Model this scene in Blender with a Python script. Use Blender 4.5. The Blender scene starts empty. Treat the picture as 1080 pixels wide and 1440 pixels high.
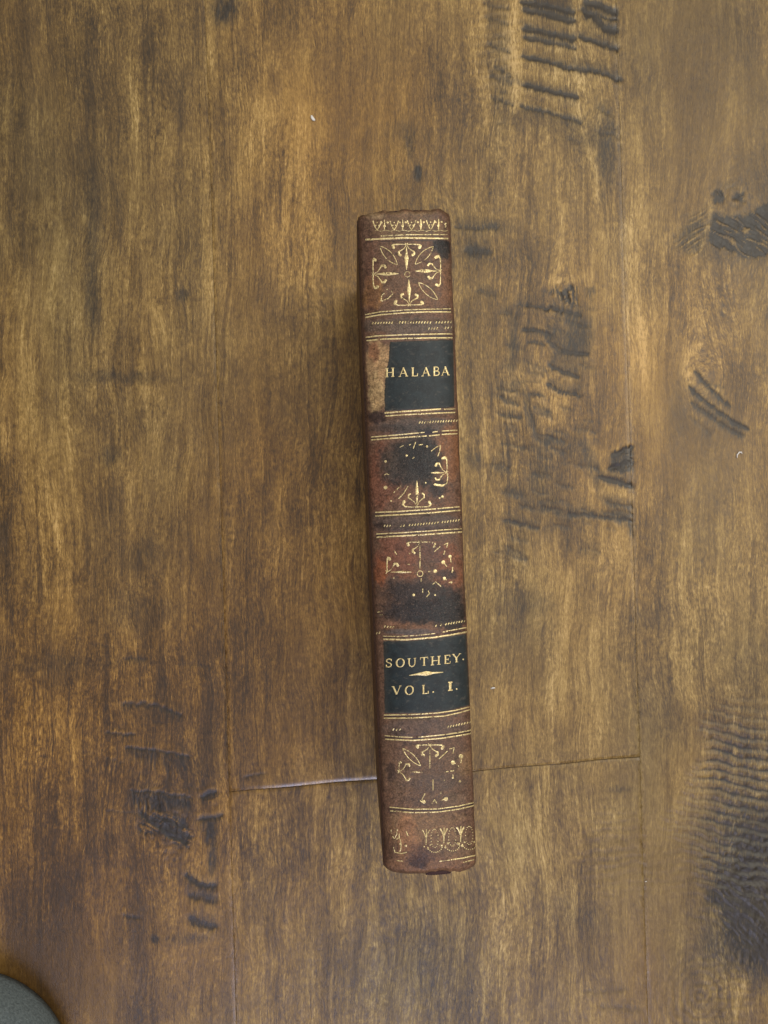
import bpy, bmesh, math, random
import numpy as np
from mathutils import Vector
rng = np.random.RandomState(7); random.seed(7)
MM = 0.001
SC = bpy.context.scene
COL = SC.collection

# ------------------------------------------------------------------ camera
CAM_H = 405.0                     # mm above the floor, looking straight down
KPX = 0.8767 / 1440.0             # tangent per photo pixel
cam = bpy.data.cameras.new('camera'); camo = bpy.data.objects.new('camera', cam); COL.objects.link(camo)
cam.sensor_fit = 'VERTICAL'; cam.sensor_height = 24.0; cam.sensor_width = 18.0
cam.lens = 24.0 / 0.8767
cam.clip_start = 0.01; cam.clip_end = 50
camo.location = (0, 0, CAM_H*MM)
cam.dof.use_dof = True; cam.dof.focus_distance = 0.315; cam.dof.aperture_fstop = 34.0
SC.camera = camo

# ------------------------------------------------------------------ world + lamps (indoor close-up)
w = bpy.data.worlds.new('World'); SC.world = w; w.use_nodes = True
bg = w.node_tree.nodes['Background']
bg.inputs[0].default_value = (1.0, 0.96, 0.88, 1); bg.inputs[1].default_value = 0.34

def area(name, loc, size, power, color, target=(0, 0, 0), size_y=None):
    l = bpy.data.lights.new(name, 'AREA'); o = bpy.data.objects.new(name, l); COL.objects.link(o)
    l.energy = power; l.color = color; l.shape = 'RECTANGLE'; l.size = size; l.size_y = size_y or size
    o.location = loc
    o.rotation_euler = (Vector(target) - Vector(loc)).to_track_quat('-Z', 'Y').to_euler()
    return o
area('window_light', (0.50, 0.20, 1.0), 0.60, 9.6, (1.0, 0.96, 0.86), size_y=1.1)
area('ceiling_light', (0.05, 1.25, 1.55), 1.3, 7.0, (1.0, 0.95, 0.86))
area('far_window_light', (0.02, -0.86, 1.20), 0.45, 9.0, (0.72, 0.74, 1.0))

SC.view_settings.view_transform = 'Standard'; SC.view_settings.look = 'None'
SC.view_settings.exposure = -0.12; SC.view_settings.gamma = 1.0

# ------------------------------------------------------------------ helpers
def tag(o, label=None, cat=None, group=None, kind=None):
    if label: o['label'] = label
    if cat: o['category'] = cat
    if group: o['group'] = group
    if kind: o['kind'] = kind
    return o

def mesh_obj(name, verts_mm, faces, mat, parent=None, smooth=True):
    me = bpy.data.meshes.new(name)
    v = np.asarray(verts_mm, dtype=np.float64) * MM
    me.from_pydata([tuple(p) for p in v], [], faces if isinstance(faces, list) else faces.tolist())
    if smooth: me.polygons.foreach_set('use_smooth', np.ones(len(me.polygons), dtype=bool))
    me.update()
    o = bpy.data.objects.new(name, me); COL.objects.link(o)
    if mat: me.materials.append(mat)
    if parent: o.parent = parent
    return o

def grid_faces(nr, nc):
    i = np.arange(nr-1)[:, None]*nc + np.arange(nc-1)[None, :]
    i = i.ravel()
    return np.stack([i, i+1, i+nc+1, i+nc], 1)

def fast_grid(name, V, nr, nc, mat, parent=None, flip=False):
    F = grid_faces(nr, nc)
    if flip: F = F[:, ::-1]
    me = bpy.data.meshes.new(name)
    me.vertices.add(len(V)); me.vertices.foreach_set('co', (V*MM).astype(np.float32).ravel())
    me.loops.add(F.size); me.loops.foreach_set('vertex_index', F.astype(np.int32).ravel())
    me.polygons.add(len(F)); me.polygons.foreach_set('loop_start', (np.arange(len(F))*4).astype(np.int32))
    me.polygons.foreach_set('loop_total', np.full(len(F), 4, dtype=np.int32))
    me.polygons.foreach_set('use_smooth', np.ones(len(F), dtype=bool))
    me.update(calc_edges=True); me.validate()
    me.materials.append(mat)
    o = bpy.data.objects.new(name, me); COL.objects.link(o)
    if parent: o.parent = parent
    return o

def fattr(o, name, arr):
    a = o.data.attributes.new(name, 'FLOAT', 'POINT'); a.data.foreach_set('value', np.asarray(arr, np.float32).ravel())
def cattr(o, name, rgb):
    a = o.data.attributes.new(name, 'FLOAT_COLOR', 'POINT')
    c = np.ones((len(rgb), 4), np.float32); c[:, :3] = rgb; a.data.foreach_set('color', c.ravel())

_tab = rng.rand(256, 256)
def vnoise(x, y, off=0):
    x = x + 37.3*off; y = y + 91.7*off
    xi = np.floor(x).astype(int); yi = np.floor(y).astype(int)
    fx = x-xi; fy = y-yi; fx = fx*fx*(3-2*fx); fy = fy*fy*(3-2*fy)
    t = lambda a, b: _tab[a % 256, b % 256]
    return (t(xi, yi)*(1-fx)+t(xi+1, yi)*fx)*(1-fy) + (t(xi, yi+1)*(1-fx)+t(xi+1, yi+1)*fx)*fy
def fbm(x, y, off=0, oct=4):
    s = 0; a = 0.5
    for k in range(oct):
        s = s + a*vnoise(x*2**k, y*2**k, off+k*3); a *= 0.5
    return s/(1-0.5**oct)          # 0..1
def sstep(a, b, x):
    t = np.clip((x-a)/(b-a), 0, 1); return t*t*(3-2*t)
def lin(r, g, b):
    f = lambda c: ((c/255+0.055)/1.055)**2.4 if c/255 > 0.04045 else c/255/12.92
    return np.array([f(r), f(g), f(b)])

class NT:
    def __init__(s, name):
        s.m = bpy.data.materials.new(name); s.m.use_nodes = True; s.t = s.m.node_tree
        s.b = s.t.nodes['Principled BSDF']
    def n(s, typ, **kw):
        nd = s.t.nodes.new(typ)
        for k, v in kw.items(): setattr(nd, k, v)
        return nd
    def l(s, a, b): s.t.links.new(a, b)
    def math(s, op, a, b=None, c=None, clamp=False):
        nd = s.n('ShaderNodeMath', operation=op); nd.use_clamp = clamp
        for i, v in enumerate((a, b, c)):
            if v is None: continue
            if isinstance(v, (int, float)): nd.inputs[i].default_value = v
            else: s.l(v, nd.inputs[i])
        return nd.outputs[0]
    def mix(s, fac, a, b, blend='MIX'):
        nd = s.n('ShaderNodeMix', data_type='RGBA', blend_type=blend)
        for i, v in ((0, fac), (6, a), (7, b)):
            if isinstance(v, (int, float)): nd.inputs[i].default_value = v
            elif isinstance(v, (tuple, list, np.ndarray)): nd.inputs[i].default_value = (*[float(q) for q in v[:3]], 1)
            else: s.l(v, nd.inputs[i])
        return nd.outputs[2]
    def attr(s, name, out='Fac'):
        return s.n('ShaderNodeAttribute', attribute_name=name).outputs[out]
    def noise(s, vec, scale, detail=3, rough=0.55, dist=0.0):
        nd = s.n('ShaderNodeTexNoise'); s.l(vec, nd.inputs['Vector'])
        nd.inputs['Scale'].default_value = scale; nd.inputs['Detail'].default_value = detail
        nd.inputs['Roughness'].default_value = rough; nd.inputs['Distortion'].default_value = dist
        return nd.outputs['Fac']
    def rng(s, v, a, b, c=0.0, d=1.0):
        nd = s.n('ShaderNodeMapRange'); s.l(v, nd.inputs[0])
        for i, q in enumerate((a, b, c, d)): nd.inputs[i+1].default_value = q
        return nd.outputs[0]
    def scalev(s, vec, k):
        nd = s.n('ShaderNodeVectorMath', operation='MULTIPLY'); s.l(vec, nd.inputs[0]); nd.inputs[1].default_value = k
        return nd.outputs[0]

# ------------------------------------------------------------------ materials
def wood_material():
    N = NT('stained_wood')
    gx = N.attr('grain_x'); gy = N.attr('grain_y'); sd = N.attr('plank_seed')
    cv = N.n('ShaderNodeCombineXYZ'); N.l(gx, cv.inputs[0]); N.l(gy, cv.inputs[1]); N.l(sd, cv.inputs[2])
    v = cv.outputs[0]
    fine = N.noise(N.scalev(v, (1.9, 0.36, 1)), 1.0, 5, 0.68, 0.15)
    hair = N.noise(N.scalev(v, (4.8, 0.75, 1)), 1.0, 3, 0.6)
    med = N.noise(N.scalev(v, (0.42, 0.035, 1)), 1.0, 4, 0.6, 0.3)
    mot = N.noise(N.scalev(v, (0.11, 0.05, 1)), 1.0, 5, 0.62, 0.4)
    dirt = N.noise(N.scalev(v, (0.75, 0.60, 1)), 1.0, 5, 0.7, 0.3)
    # value 0..1
    fib = N.noise(N.scalev(v, (1.15, 0.10, 1)), 1.0, 4, 0.65, 0.25)
    band = N.noise(N.scalev(v, (0.15, 0.007, 1)), 1.0, 3, 0.55, 0.6)
    big = N.noise(N.scalev(v, (0.045, 0.022, 1)), 1.0, 4, 0.6, 0.6)
    def cen(x, lo, hi, k): return N.math('MULTIPLY', N.math('SUBTRACT', N.rng(x, lo, hi), 0.5), k)
    a = cen(fine, 0.35, 0.65, 0.34)
    for x, lo, hi, k in ((hair, .36, .64, .26), (med, .3, .7, .15), (mot, .34, .66, .24), (dirt, .32, .68, .24), (band, .36, .64, .16), (big, .36, .64, .28)):
        a = N.math('ADD', a, cen(x, lo, hi, k))
    fb2 = N.noise(N.scalev(v, (3.3, 0.26, 1)), 1.0, 4, 0.7, 0.1)
    ln = N.noise(N.scalev(v, (0.20, 0.0065, 1)), 1.0, 2, 0.5, 0.35)
    rid = N.math('SUBTRACT', 1.0, N.math('MULTIPLY', N.math('ABSOLUTE', N.math('SUBTRACT', ln, 0.52)), 34.0), clamp=True)
    ln2 = N.noise(N.scalev(v, (0.27, 0.009, 1)), 1.0, 2, 0.5, 0.5)
    rid2 = N.math('SUBTRACT', 1.0, N.math('MULTIPLY', N.math('ABSOLUTE', N.math('SUBTRACT', ln2, 0.47)), 26.0), clamp=True)
    por = N.noise(N.scalev(v, (5.5, 0.55, 1)), 1.0, 2, 0.6)
    a = N.math('ADD', a, N.math('MULTIPLY', N.rng(fib, 0.56, 0.74), 0.16))
    a = N.math('ADD', a, N.math('MULTIPLY', N.rng(fb2, 0.56, 0.66), 0.30))
    a = N.math('SUBTRACT', a, N.math('MULTIPLY', N.rng(fb2, 0.45, 0.35), 0.26))
    a = N.math('SUBTRACT', a, N.math('MULTIPLY', N.rng(por, 0.40, 0.30), 0.30))
    a = N.math('ADD', a, N.math('MULTIPLY', N.math('MULTIPLY', rid, N.rng(fine, 0.35, 0.6, 0.3, 1.0)), 0.24))
    a = N.math('SUBTRACT', a, N.math('MULTIPLY', rid2, 0.20))
    a = N.math('ADD', a, N.math('MULTIPLY', N.math('MULTIPLY', N.attr('light_figure'), N.rng(fine, 0.3, 0.65, 0.45, 1.2)), 0.40))
    a = N.math('MULTIPLY', a, N.attr('figure_strength'))
    a = N.math('ADD', a, 0.50)
    a = N.math('ADD', a, N.attr('tone'))
    cr = N.n('ShaderNodeValToRGB'); N.l(a, cr.inputs[0])
    e = cr.color_ramp.elements
    e[0].position = 0.0; e[0].color = (*lin(50, 38, 20), 1)
    e[1].position = 1.0; e[1].color = (*lin(190, 163, 108), 1)
    for p, c in ((0.25, (76, 57, 27)), (0.50, (112, 88, 44)), (0.76, (152, 126, 70))):
        q = e.new(p); q.color = (*lin(*c), 1)
    col = cr.outputs[0]
    # hue drift with painted window sheen: grey-brown <-> orange-brown
    col = N.mix(N.attr('warm'), col, N.mix(1.0, col, (1.10, 0.86, 0.52), 'MULTIPLY'))
    col = N.mix(N.attr('cool'), col, N.mix(1.0, col, (0.86, 0.94, 1.10), 'MULTIPLY'))
    # dark stain soaked into knots and scrape marks, broken up by grain
    st = N.attr('stain')
    br = N.math('SUBTRACT', 1.5, N.math('MULTIPLY', N.rng(fine, 0.34, 0.66), 0.62))
    st2 = N.math('MULTIPLY', st, br, clamp=True)
    col = N.mix(N.math('MULTIPLY', st2, 0.93), col, lin(30, 25, 20))
    N.l(col, N.b.inputs['Base Color'])
    N.l(N.math('ADD', N.rng(fine, 0.3, 0.7, 0.34, 0.50), N.math('MULTIPLY', N.attr('edge'), -0.22)), N.b.inputs['Roughness'])
    N.b.inputs['Specular IOR Level'].default_value = 0.47
    bp = N.n('ShaderNodeBump'); N.l(N.math('SUBTRACT', 0.55, N.math('MULTIPLY', N.attr('edge'), 0.35)), bp.inputs['Strength']); bp.inputs['Distance'].default_value = 0.00016
    h = N.math('ADD', N.math('MULTIPLY', hair, 0.7), N.math('ADD', N.math('MULTIPLY', fine, 0.8), N.math('MULTIPLY', dirt, 0.45)))
    N.l(h, bp.inputs['Height']); N.l(bp.outputs[0], N.b.inputs['Normal'])
    return N.m
def leather_material():
    N = NT('old_calf_leather')
    tc = N.n('ShaderNodeTexCoord').outputs['Object']
    v = N.scalev(tc, (1000, 1000, 1000))
    n1 = N.noise(v, 0.9, 4, 0.6, 0.8); n2 = N.noise(v, 2.4, 2, 0.6); n3 = N.noise(N.scalev(v, (1, 1, 1)), 0.17, 3, 0.5, 0.6)
    col = N.attr('hide', 'Color')
    k = N.math('ADD', N.rng(n1, 0.3, 0.7, 0.50, 1.42), N.rng(n2, 0.3, 0.7, -0.26, 0.26))
    cc = N.n('ShaderNodeCombineColor')
    for i in range(3): N.l(k, cc.inputs[i])
    col = N.mix(1.0, col, cc.outputs[0], 'MULTIPLY')
    col = N.mix(N.rng(n3, 0.50, 0.66, 0, 0.25), col, N.mix(1.0, col, (1.1, 0.95, 0.86), 'MULTIPLY'))
    vo = N.n('ShaderNodeTexVoronoi', feature='DISTANCE_TO_EDGE'); vo.inputs['Scale'].default_value = 1.25; vo.inputs['Randomness'].default_value = 1.0
    wv = N.n('ShaderNodeVectorMath', operation='ADD'); N.l(v, wv.inputs[0])
    cw = N.n('ShaderNodeCombineXYZ'); N.l(N.math('MULTIPLY', n2, 0.9), cw.inputs[0]); N.l(N.math('MULTIPLY', n1, 1.2), cw.inputs[1]); N.l(cw.outputs[0], wv.inputs[1])
    N.l(wv.outputs[0], vo.inputs['Vector'])
    crack = N.math('MULTIPLY', N.rng(vo.outputs['Distance'], 0.0, 0.09, 1.0, 0.0), N.rng(n1, 0.42, 0.58))
    col = N.mix(N.math('MULTIPLY', crack, 0.55), col, lin(44, 30, 25))
    n5 = N.noise(v, 0.42, 5, 0.6, 1.3)
    col = N.mix(N.rng(n5, 0.54, 0.66, 0, 0.70), col, N.mix(1.0, col, (0.42, 0.38, 0.36), 'MULTIPLY'))
    col = N.mix(N.rng(n5, 0.46, 0.34, 0, 0.60), col, N.mix(1.0, col, (1.45, 1.36, 1.26), 'MULTIPLY'))
    # rubbed grey bloom
    col = N.mix(N.rng(n2, 0.58, 0.76, 0, 0.25), col, lin(150, 122, 100))
    N.l(col, N.b.inputs['Base Color'])
    N.l(N.rng(n1, 0.3, 0.7, 0.38, 0.60), N.b.inputs['Roughness']); N.b.inputs['Specular IOR Level'].default_value = 0.34
    bp = N.n('ShaderNodeBump'); bp.inputs['Strength'].default_value = 0.6; bp.inputs['Distance'].default_value = 0.00018
    N.l(N.math('SUBTRACT', N.math('ADD', n1, N.math('MULTIPLY', n2, 0.7)), N.math('MULTIPLY', crack, 0.35)), bp.inputs['Height']); N.l(bp.outputs[0], N.b.inputs['Normal'])
    return N.m
def label_material():
    N = NT('dark_green_label_leather')
    v = N.scalev(N.n('ShaderNodeTexCoord').outputs['Object'], (1000, 1000, 1000))
    n1 = N.noise(v, 0.45, 5, 0.65, 0.3); n2 = N.noise(v, 4.0, 3, 0.65)
    col = N.mix(N.rng(n1, 0.35, 0.7), lin(15, 21, 23), lin(30, 40, 42))
    col = N.mix(N.rng(n2, 0.62, 0.74, 0, 0.45), col, lin(96, 104, 98))
    col = N.mix(N.math('MULTIPLY', N.attr('scuff'), N.rng(n2, 0.35, 0.65, 0.3, 1.0), clamp=True), col, lin(92, 84, 72))
    N.l(col, N.b.inputs['Base Color'])
    N.b.inputs['Roughness'].default_value = 0.5; N.b.inputs['Specular IOR Level'].default_value = 0.35
    bp = N.n('ShaderNodeBump'); bp.inputs['Strength'].default_value = 0.5; bp.inputs['Distance'].default_value = 0.0001
    N.l(N.math('ADD', n1, N.math('MULTIPLY', n2, 0.6)), bp.inputs['Height']); N.l(bp.outputs[0], N.b.inputs['Normal'])
    return N.m
def gold_material(name, wear):
    N = NT(name)
    v = N.scalev(N.n('ShaderNodeTexCoord').outputs['Object'], (1000, 1000, 1000))
    n1 = N.noise(v, 2.6, 4, 0.7); n2 = N.noise(v, 0.7, 2, 0.5)
    col = N.mix(N.rng(n1, 0.35, 0.65), lin(170, 142, 86), lin(238, 218, 160))
    N.l(col, N.b.inputs['Base Color']); N.b.inputs['Metallic'].default_value = 0.35; N.l(N.rng(n1, .35, .65, .5, .25), N.b.inputs['Roughness'])
    s = N.math('ADD', N.math('MULTIPLY', n1, 0.6), N.math('MULTIPLY', n2, 0.4))
    N.l(N.rng(s, wear-0.04, wear+0.05, 0.0, 1.0), N.b.inputs['Alpha'])
    return N.m
def plain(name, c1, c2, scale, rough=0.7, bump=0.3, stretch=(1, 1, 1), dist=0.0002):
    N = NT(name)
    v = N.scalev(N.n('ShaderNodeTexCoord').outputs['Object'], tuple(1000*q for q in stretch))
    n1 = N.noise(v, scale, 5, 0.65)
    N.l(N.mix(N.rng(n1, 0.32, 0.68), c1, c2), N.b.inputs['Base Color']); N.b.inputs['Roughness'].default_value = rough
    bp = N.n('ShaderNodeBump'); bp.inputs['Strength'].default_value = bump; bp.inputs['Distance'].default_value = dist
    N.l(n1, bp.inputs['Height']); N.l(bp.outputs[0], N.b.inputs['Normal'])
    return N.m
M_WOOD = wood_material(); M_LEATHER = leather_material(); M_LABEL = label_material()
M_GOLD = gold_material('gilt_tooling', 0.425); M_GOLDW = gold_material('worn_gilt_tooling', 0.448)
M_GOLDL = gold_material('gilt_lettering', 0.34)
M_BLIND = plain('blind_tooling', lin(44, 30, 26), lin(62, 42, 34), 2.0, 0.5)
M_PAGES = plain('page_edges', lin(150, 128, 92), lin(196, 176, 136), 0.9, 0.8, 0.8, (6, 0.08, 0.08))
M_BAND = plain('endband_thread', lin(30, 10, 9), lin(58, 20, 16), 3.0, 0.75)
M_FELT = plain('grey_blue_felt', lin(78, 87, 89), lin(112, 122, 124), 1.1, 0.9, 0.8, (1, 1, 1), 0.0006)
M_SOLE = plain('slipper_sole', lin(30, 29, 28), lin(44, 42, 40), 1.0, 0.8)
M_LINT = plain('lint', lin(205, 200, 190), lin(235, 232, 226), 3.0, 0.8)

# ------------------------------------------------------------------ FLOOR
FP = CAM_H * KPX                       # mm on the floor per floor unit ("u"; 1 u = 0.2466 mm)
def fl(u, v): return (u-540)*FP, (720-v)*FP
def seam_l(v): return 288 + 0.0308*v
def seam_r(v): return 866 + 0.0318*v
def joint(u): return 1111.5 - 0.0862*(u-349) + 0.5*np.sin(u*0.05)

def seg(U, V, pts):
    """distance to a polyline, and signed side (+ = below the line)."""
    best = np.full(U.shape, 1e9); side = np.zeros(U.shape)
    for (x0, y0), (x1, y1) in zip(pts[:-1], pts[1:]):
        dx, dy = x1-x0, y1-y0; L2 = dx*dx+dy*dy
        t = np.clip(((U-x0)*dx+(V-y0)*dy)/L2, 0, 1)
        ex = U-(x0+t*dx); ey = V-(y0+t*dy); d = np.hypot(ex, ey)
        s = (ey*dx-ex*dy)/math.sqrt(L2)
        m = d < best; best[m] = d[m]; side[m] = s[m]
    return best, side

# scrape marks: points, dark core width, reach of the soft dark above / below, strength
SCR = [
 ([(733,3),(770,8),(806,19)],4,8,3,.95), ([(737,14),(772,20),(808,31)],5,5,3,.9), ([(737,41),(770,46),(808,55)],5,3,3,.9),
 ([(737,54),(772,60),(809,68)],4,5,2,.8), ([(822,4),(845,7),(868,19)],5,3,5,.95), ([(820,14),(838,27),(852,40),(868,45)],6,4,4,1.0),
 ([(846,24),(868,28)],3,2,2,.8), ([(815,52),(840,62),(868,69)],4,4,2,.9), ([(735,80),(772,89),(805,97)],4,3,2,.9),
 ([(805,97),(840,101),(873,113)],4,7,2,.85), ([(738,119),(775,129),(814,138)],4,3,3,.95), ([(732,150),(772,159),(818,172)],3,3,4,.8),
 ([(682,5),(715,14)],3,6,3,.5), ([(685,26),(713,34)],3,5,3,.5), ([(688,64),(717,75)],3,5,2,.55), ([(697,95),(718,108)],3,6,3,.6),
 ([(690,107),(719,120)],3,5,3,.5), ([(692,138),(722,148)],3,4,3,.55), ([(700,52),(718,55)],3,3,3,.35), ([(840,152),(862,162)],3,6,4,.5),
 ([(640,318),(672,322),(700,322)],3,9,2,.55), ([(655,352),(690,356)],5,10,3,.6), ([(670,408),(698,416)],4,5,3,.5),
 ([(740,430),(772,434)],3,2,2,.7), ([(772,433),(795,440),(816,444)],3,3,3,.8), ([(736,462),(776,470)],3,2,3,.8), ([(742,480),(766,485)],2.5,2,2,.7),
 ([(770,480),(790,495),(828,499)],3,16,2,.75), ([(772,513),(790,523),(814,530)],3,9,2,.85), ([(770,541),(790,552),(816,557)],3,7,2,.85),
 ([(742,510),(770,522)],2,4,2,.4), ([(700,546),(728,551)],2.5,5,2,.55), ([(745,553),(766,558)],3,3,2,.7), ([(703,559),(729,571)],3,6,2,.7),
 ([(704,584),(732,588)],3,3,2,.65), ([(704,540),(760,536)],2,3,2,.3), ([(706,624),(737,630)],3,3,2,.65), ([(738,563),(748,590),(755,618),(772,624)],5,3,3,.6),
 ([(752,572),(775,580)],3,2,3,.5), ([(708,692),(737,699)],3,4,3,.5), ([(710,731),(730,737),(757,743)],3,4,3,.75), ([(712,770),(726,778),(740,786)],5,5,5,.5),
 ([(762,712),(792,720)],3,3,3,.5), ([(800,723),(845,727),(888,733)],3,5,2,.8), ([(844,671),(868,678),(889,684)],4,3,2,1.0),
 ([(852,706),(888,714)],3,4,3,.55), ([(884,736),(889,752)],4,3,3,.6), ([(862,640),(889,628)],4,1,10,1.0), ([(858,659),(889,650)],5,8,3,.95),
 ([(978,524),(1000,548),(1026,572)],3.5,2,3,.8), ([(968,544),(1000,572),(1030,592),(1052,604)],3,2,3,.9), ([(972,566),(1005,590),(1046,614)],4,2,3,.7),
 ([(985,537),(1020,545)],2,2,2,.4), ([(974,590),(1000,610)],3,2,5,.35),
 ([(172,989),(200,990),(225,994),(255,1007)],3,1,6,.65), ([(150,1031),(190,1034)],2,1,2,.7), ([(178,1052),(220,1055),(266,1065)],2,1,9,.75),
 ([(185,1112),(225,1115),(268,1121)],2,1,16,.75), ([(150,1140),(200,1144)],1.5,1,2,.4), ([(283,1121),(303,1113)],4,2,3,.85), ([(280,1154),(312,1147)],3.5,1,6,.8),
 ([(262,1232),(280,1243),(303,1247)],5,3,4,.95), ([(266,1259),(304,1266)],7,4,3,.7), ([(268,1294),(284,1300),(304,1303)],6,6,3,.85), ([(176,1287),(196,1290)],3,2,3,.7),
 ([(345,1092),(372,1088)],1.6,1,2,.5), ([(150,1066),(175,1074)],2,1,3,.4), ([(130,906),(160,910)],2,1,3,.3), ([(178,926),(205,928)],3,3,3,.55),
 ([(965,1288),(990,1292)],3,4,3,.25), ([(845,1415),(900,1420)],4,5,5,.3), ([(820,1395),(880,1392)],4,5,5,.25),
]
_q = random.Random(11)
for _c, (_u0, _u1, _v0, _v1) in ((80, (695, 830, 425, 790)), (10, (690, 870, 5, 200)), (8, (848, 886, 660, 745)), (14, (100, 300, 900, 1300))):
    for _ in range(_c):
        _u, _v, _l = _q.uniform(_u0, _u1), _q.uniform(_v0, _v1), _q.uniform(10, 30)
        SCR.append(([(_u-_l/2, _v-_l*.06), (_u, _v+_q.uniform(-1, 2.5)), (_u+_l/2, _v+_l*.16)], _q.uniform(2, 3.4), _q.uniform(2, 8), _q.uniform(1, 4), _q.uniform(.18, .50)*(.6 if _u < 400 else 1)))
BLOB = [  # u, v, ru, rv, angle deg, strength, edge softness
 
 (575,200,9,20,0,.55,.8),(588,243,6,11,0,.85,.6),(567,185,30,14,0,.25,.9),(318,12,22,22,20,.85,.8),(257,413,8,9,0,.6,.7),
 (228,1130,46,26,8,.30,.8),(1030,335,70,34,0,.28,.8),(297,1170,11,18,0,.8,.6),(299,1208,7,18,0,.75,.6),(290,1068,30,40,0,.30,.8),
 (218,1320,6,6,0,.8,.6),(268,1320,30,8,0,.4,.7),(640,205,60,90,0,.14,1),(722,478,7,44,3,.5,.8),(665,648,14,12,0,.45,.8),(690,320,40,10,0,.35,.8),(672,356,22,13,8,.55,.7),
 (1020,262,22,8,0,.30,.8),
 (955,580,18,44,0,.26,.8),(812,465,20,34,8,.50,.75),(855,230,16,48,6,.48,.8),(848,190,20,40,0,.35,.8),(812,625,22,22,0,.42,.9),(770,660,26,40,0,.33,.9),(832,655,10,40,-20,.42,.8),(755,700,30,18,0,.28,.9),(790,740,60,26,0,.16,1),
 (170,530,62,10,0,.45,.8),(130,350,11,110,0,.42,.8),(130,430,12,40,0,.35,.8),(155,640,16,14,0,.5,.8),(190,580,40,40,0,.16,1),(100,935,80,16,0,.3,.9),(60,260,40,90,0,.16,1),(200,780,26,24,0,.35,.9),(185,860,60,26,0,.26,1),(60,930,50,40,0,.22,1),
 (1058,1272,60,90,8,.95,.7),(1048,1180,56,60,0,.65,.9),(1075,1330,30,60,0,.7,.7),(1030,1330,40,30,0,.55,.9),(1045,1100,60,120,0,.30,1),(915,1020,40,60,0,.18,1),(1060,900,40,80,0,.24,1),
 (820,1290,50,20,20,.24,.9),(740,880,40,30,0,.20,1),(900,870,30,14,0,.25,1),(745,845,30,16,10,.35,.9),(700,110,22,120,0,.26,.9),(780,30,60,40,0,.16,1),(790,180,70,20,10,.22,.9),(990,100,90,120,0,.10,1),(1040,60,60,100,0,.14,1),
 (410,720,90,60,0,.10,1),(470,990,60,40,0,.05,1),(415,1270,60,150,0,.08,1),(595,1330,80,60,0,.14,1),(870,1110,18,5,0,.35,.7),
]
POLY = [  # outline, strength, edge softness px, streak angle deg
 ([(999,302),(1012,297),(1022,301),(1042,303),(1058,296),(1080,282),(1110,280),(1120,372),(1080,358),(1062,366),(1040,362),(1022,352),(1006,350),(994,342),(997,326)],.99,5,38),
 ([(992,292),(996,305),(993,330),(988,350),(992,362),(968,358),(950,350),(946,338),(960,318),(978,300)],.62,12,-30),
 ([(1000,270),(1012,264),(1022,270),(1020,282),(1010,288),(1003,296),(998,285)],.85,5,60),
 ([(1034,270),(1046,270),(1048,282),(1038,284),(1032,278)],.95,4,10),
 ([(767,407),(780,405),(792,408),(804,403),(814,402),(812,418),(813,432),(800,433),(788,424),(776,416)],.95,4,85),
 ([(820,402),(836,400),(840,412),(832,424),(822,416)],.6,8,85),
 ([(864,640),(876,632),(889,627),(890,645),(876,642)],1.0,3,5),
 ([(856,660),(864,650),(876,654),(890,650),(890,664),(872,664)],.9,5,5),
 ([(186,1114),(225,1117),(268,1124),(266,1142),(230,1138),(196,1142),(186,1132)],.62,5,80),
 ([(196,1142),(225,1138),(262,1150),(272,1175),(266,1196),(246,1190),(226,1172),(204,1180),(194,1166)],.95,7,30),
 ([(284,1120),(308,1114),(306,1128),(288,1130)],.55,5,0),
 ([(180,1056),(222,1058),(265,1068),(258,1092),(236,1098),(205,1076),(182,1070)],.42,8,80),
 ([(1012,1225),(1050,1200),(1100,1210),(1110,1345),(1075,1350),(1040,1330),(1015,1300),(1000,1262)],.95,16,40),
]
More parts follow.
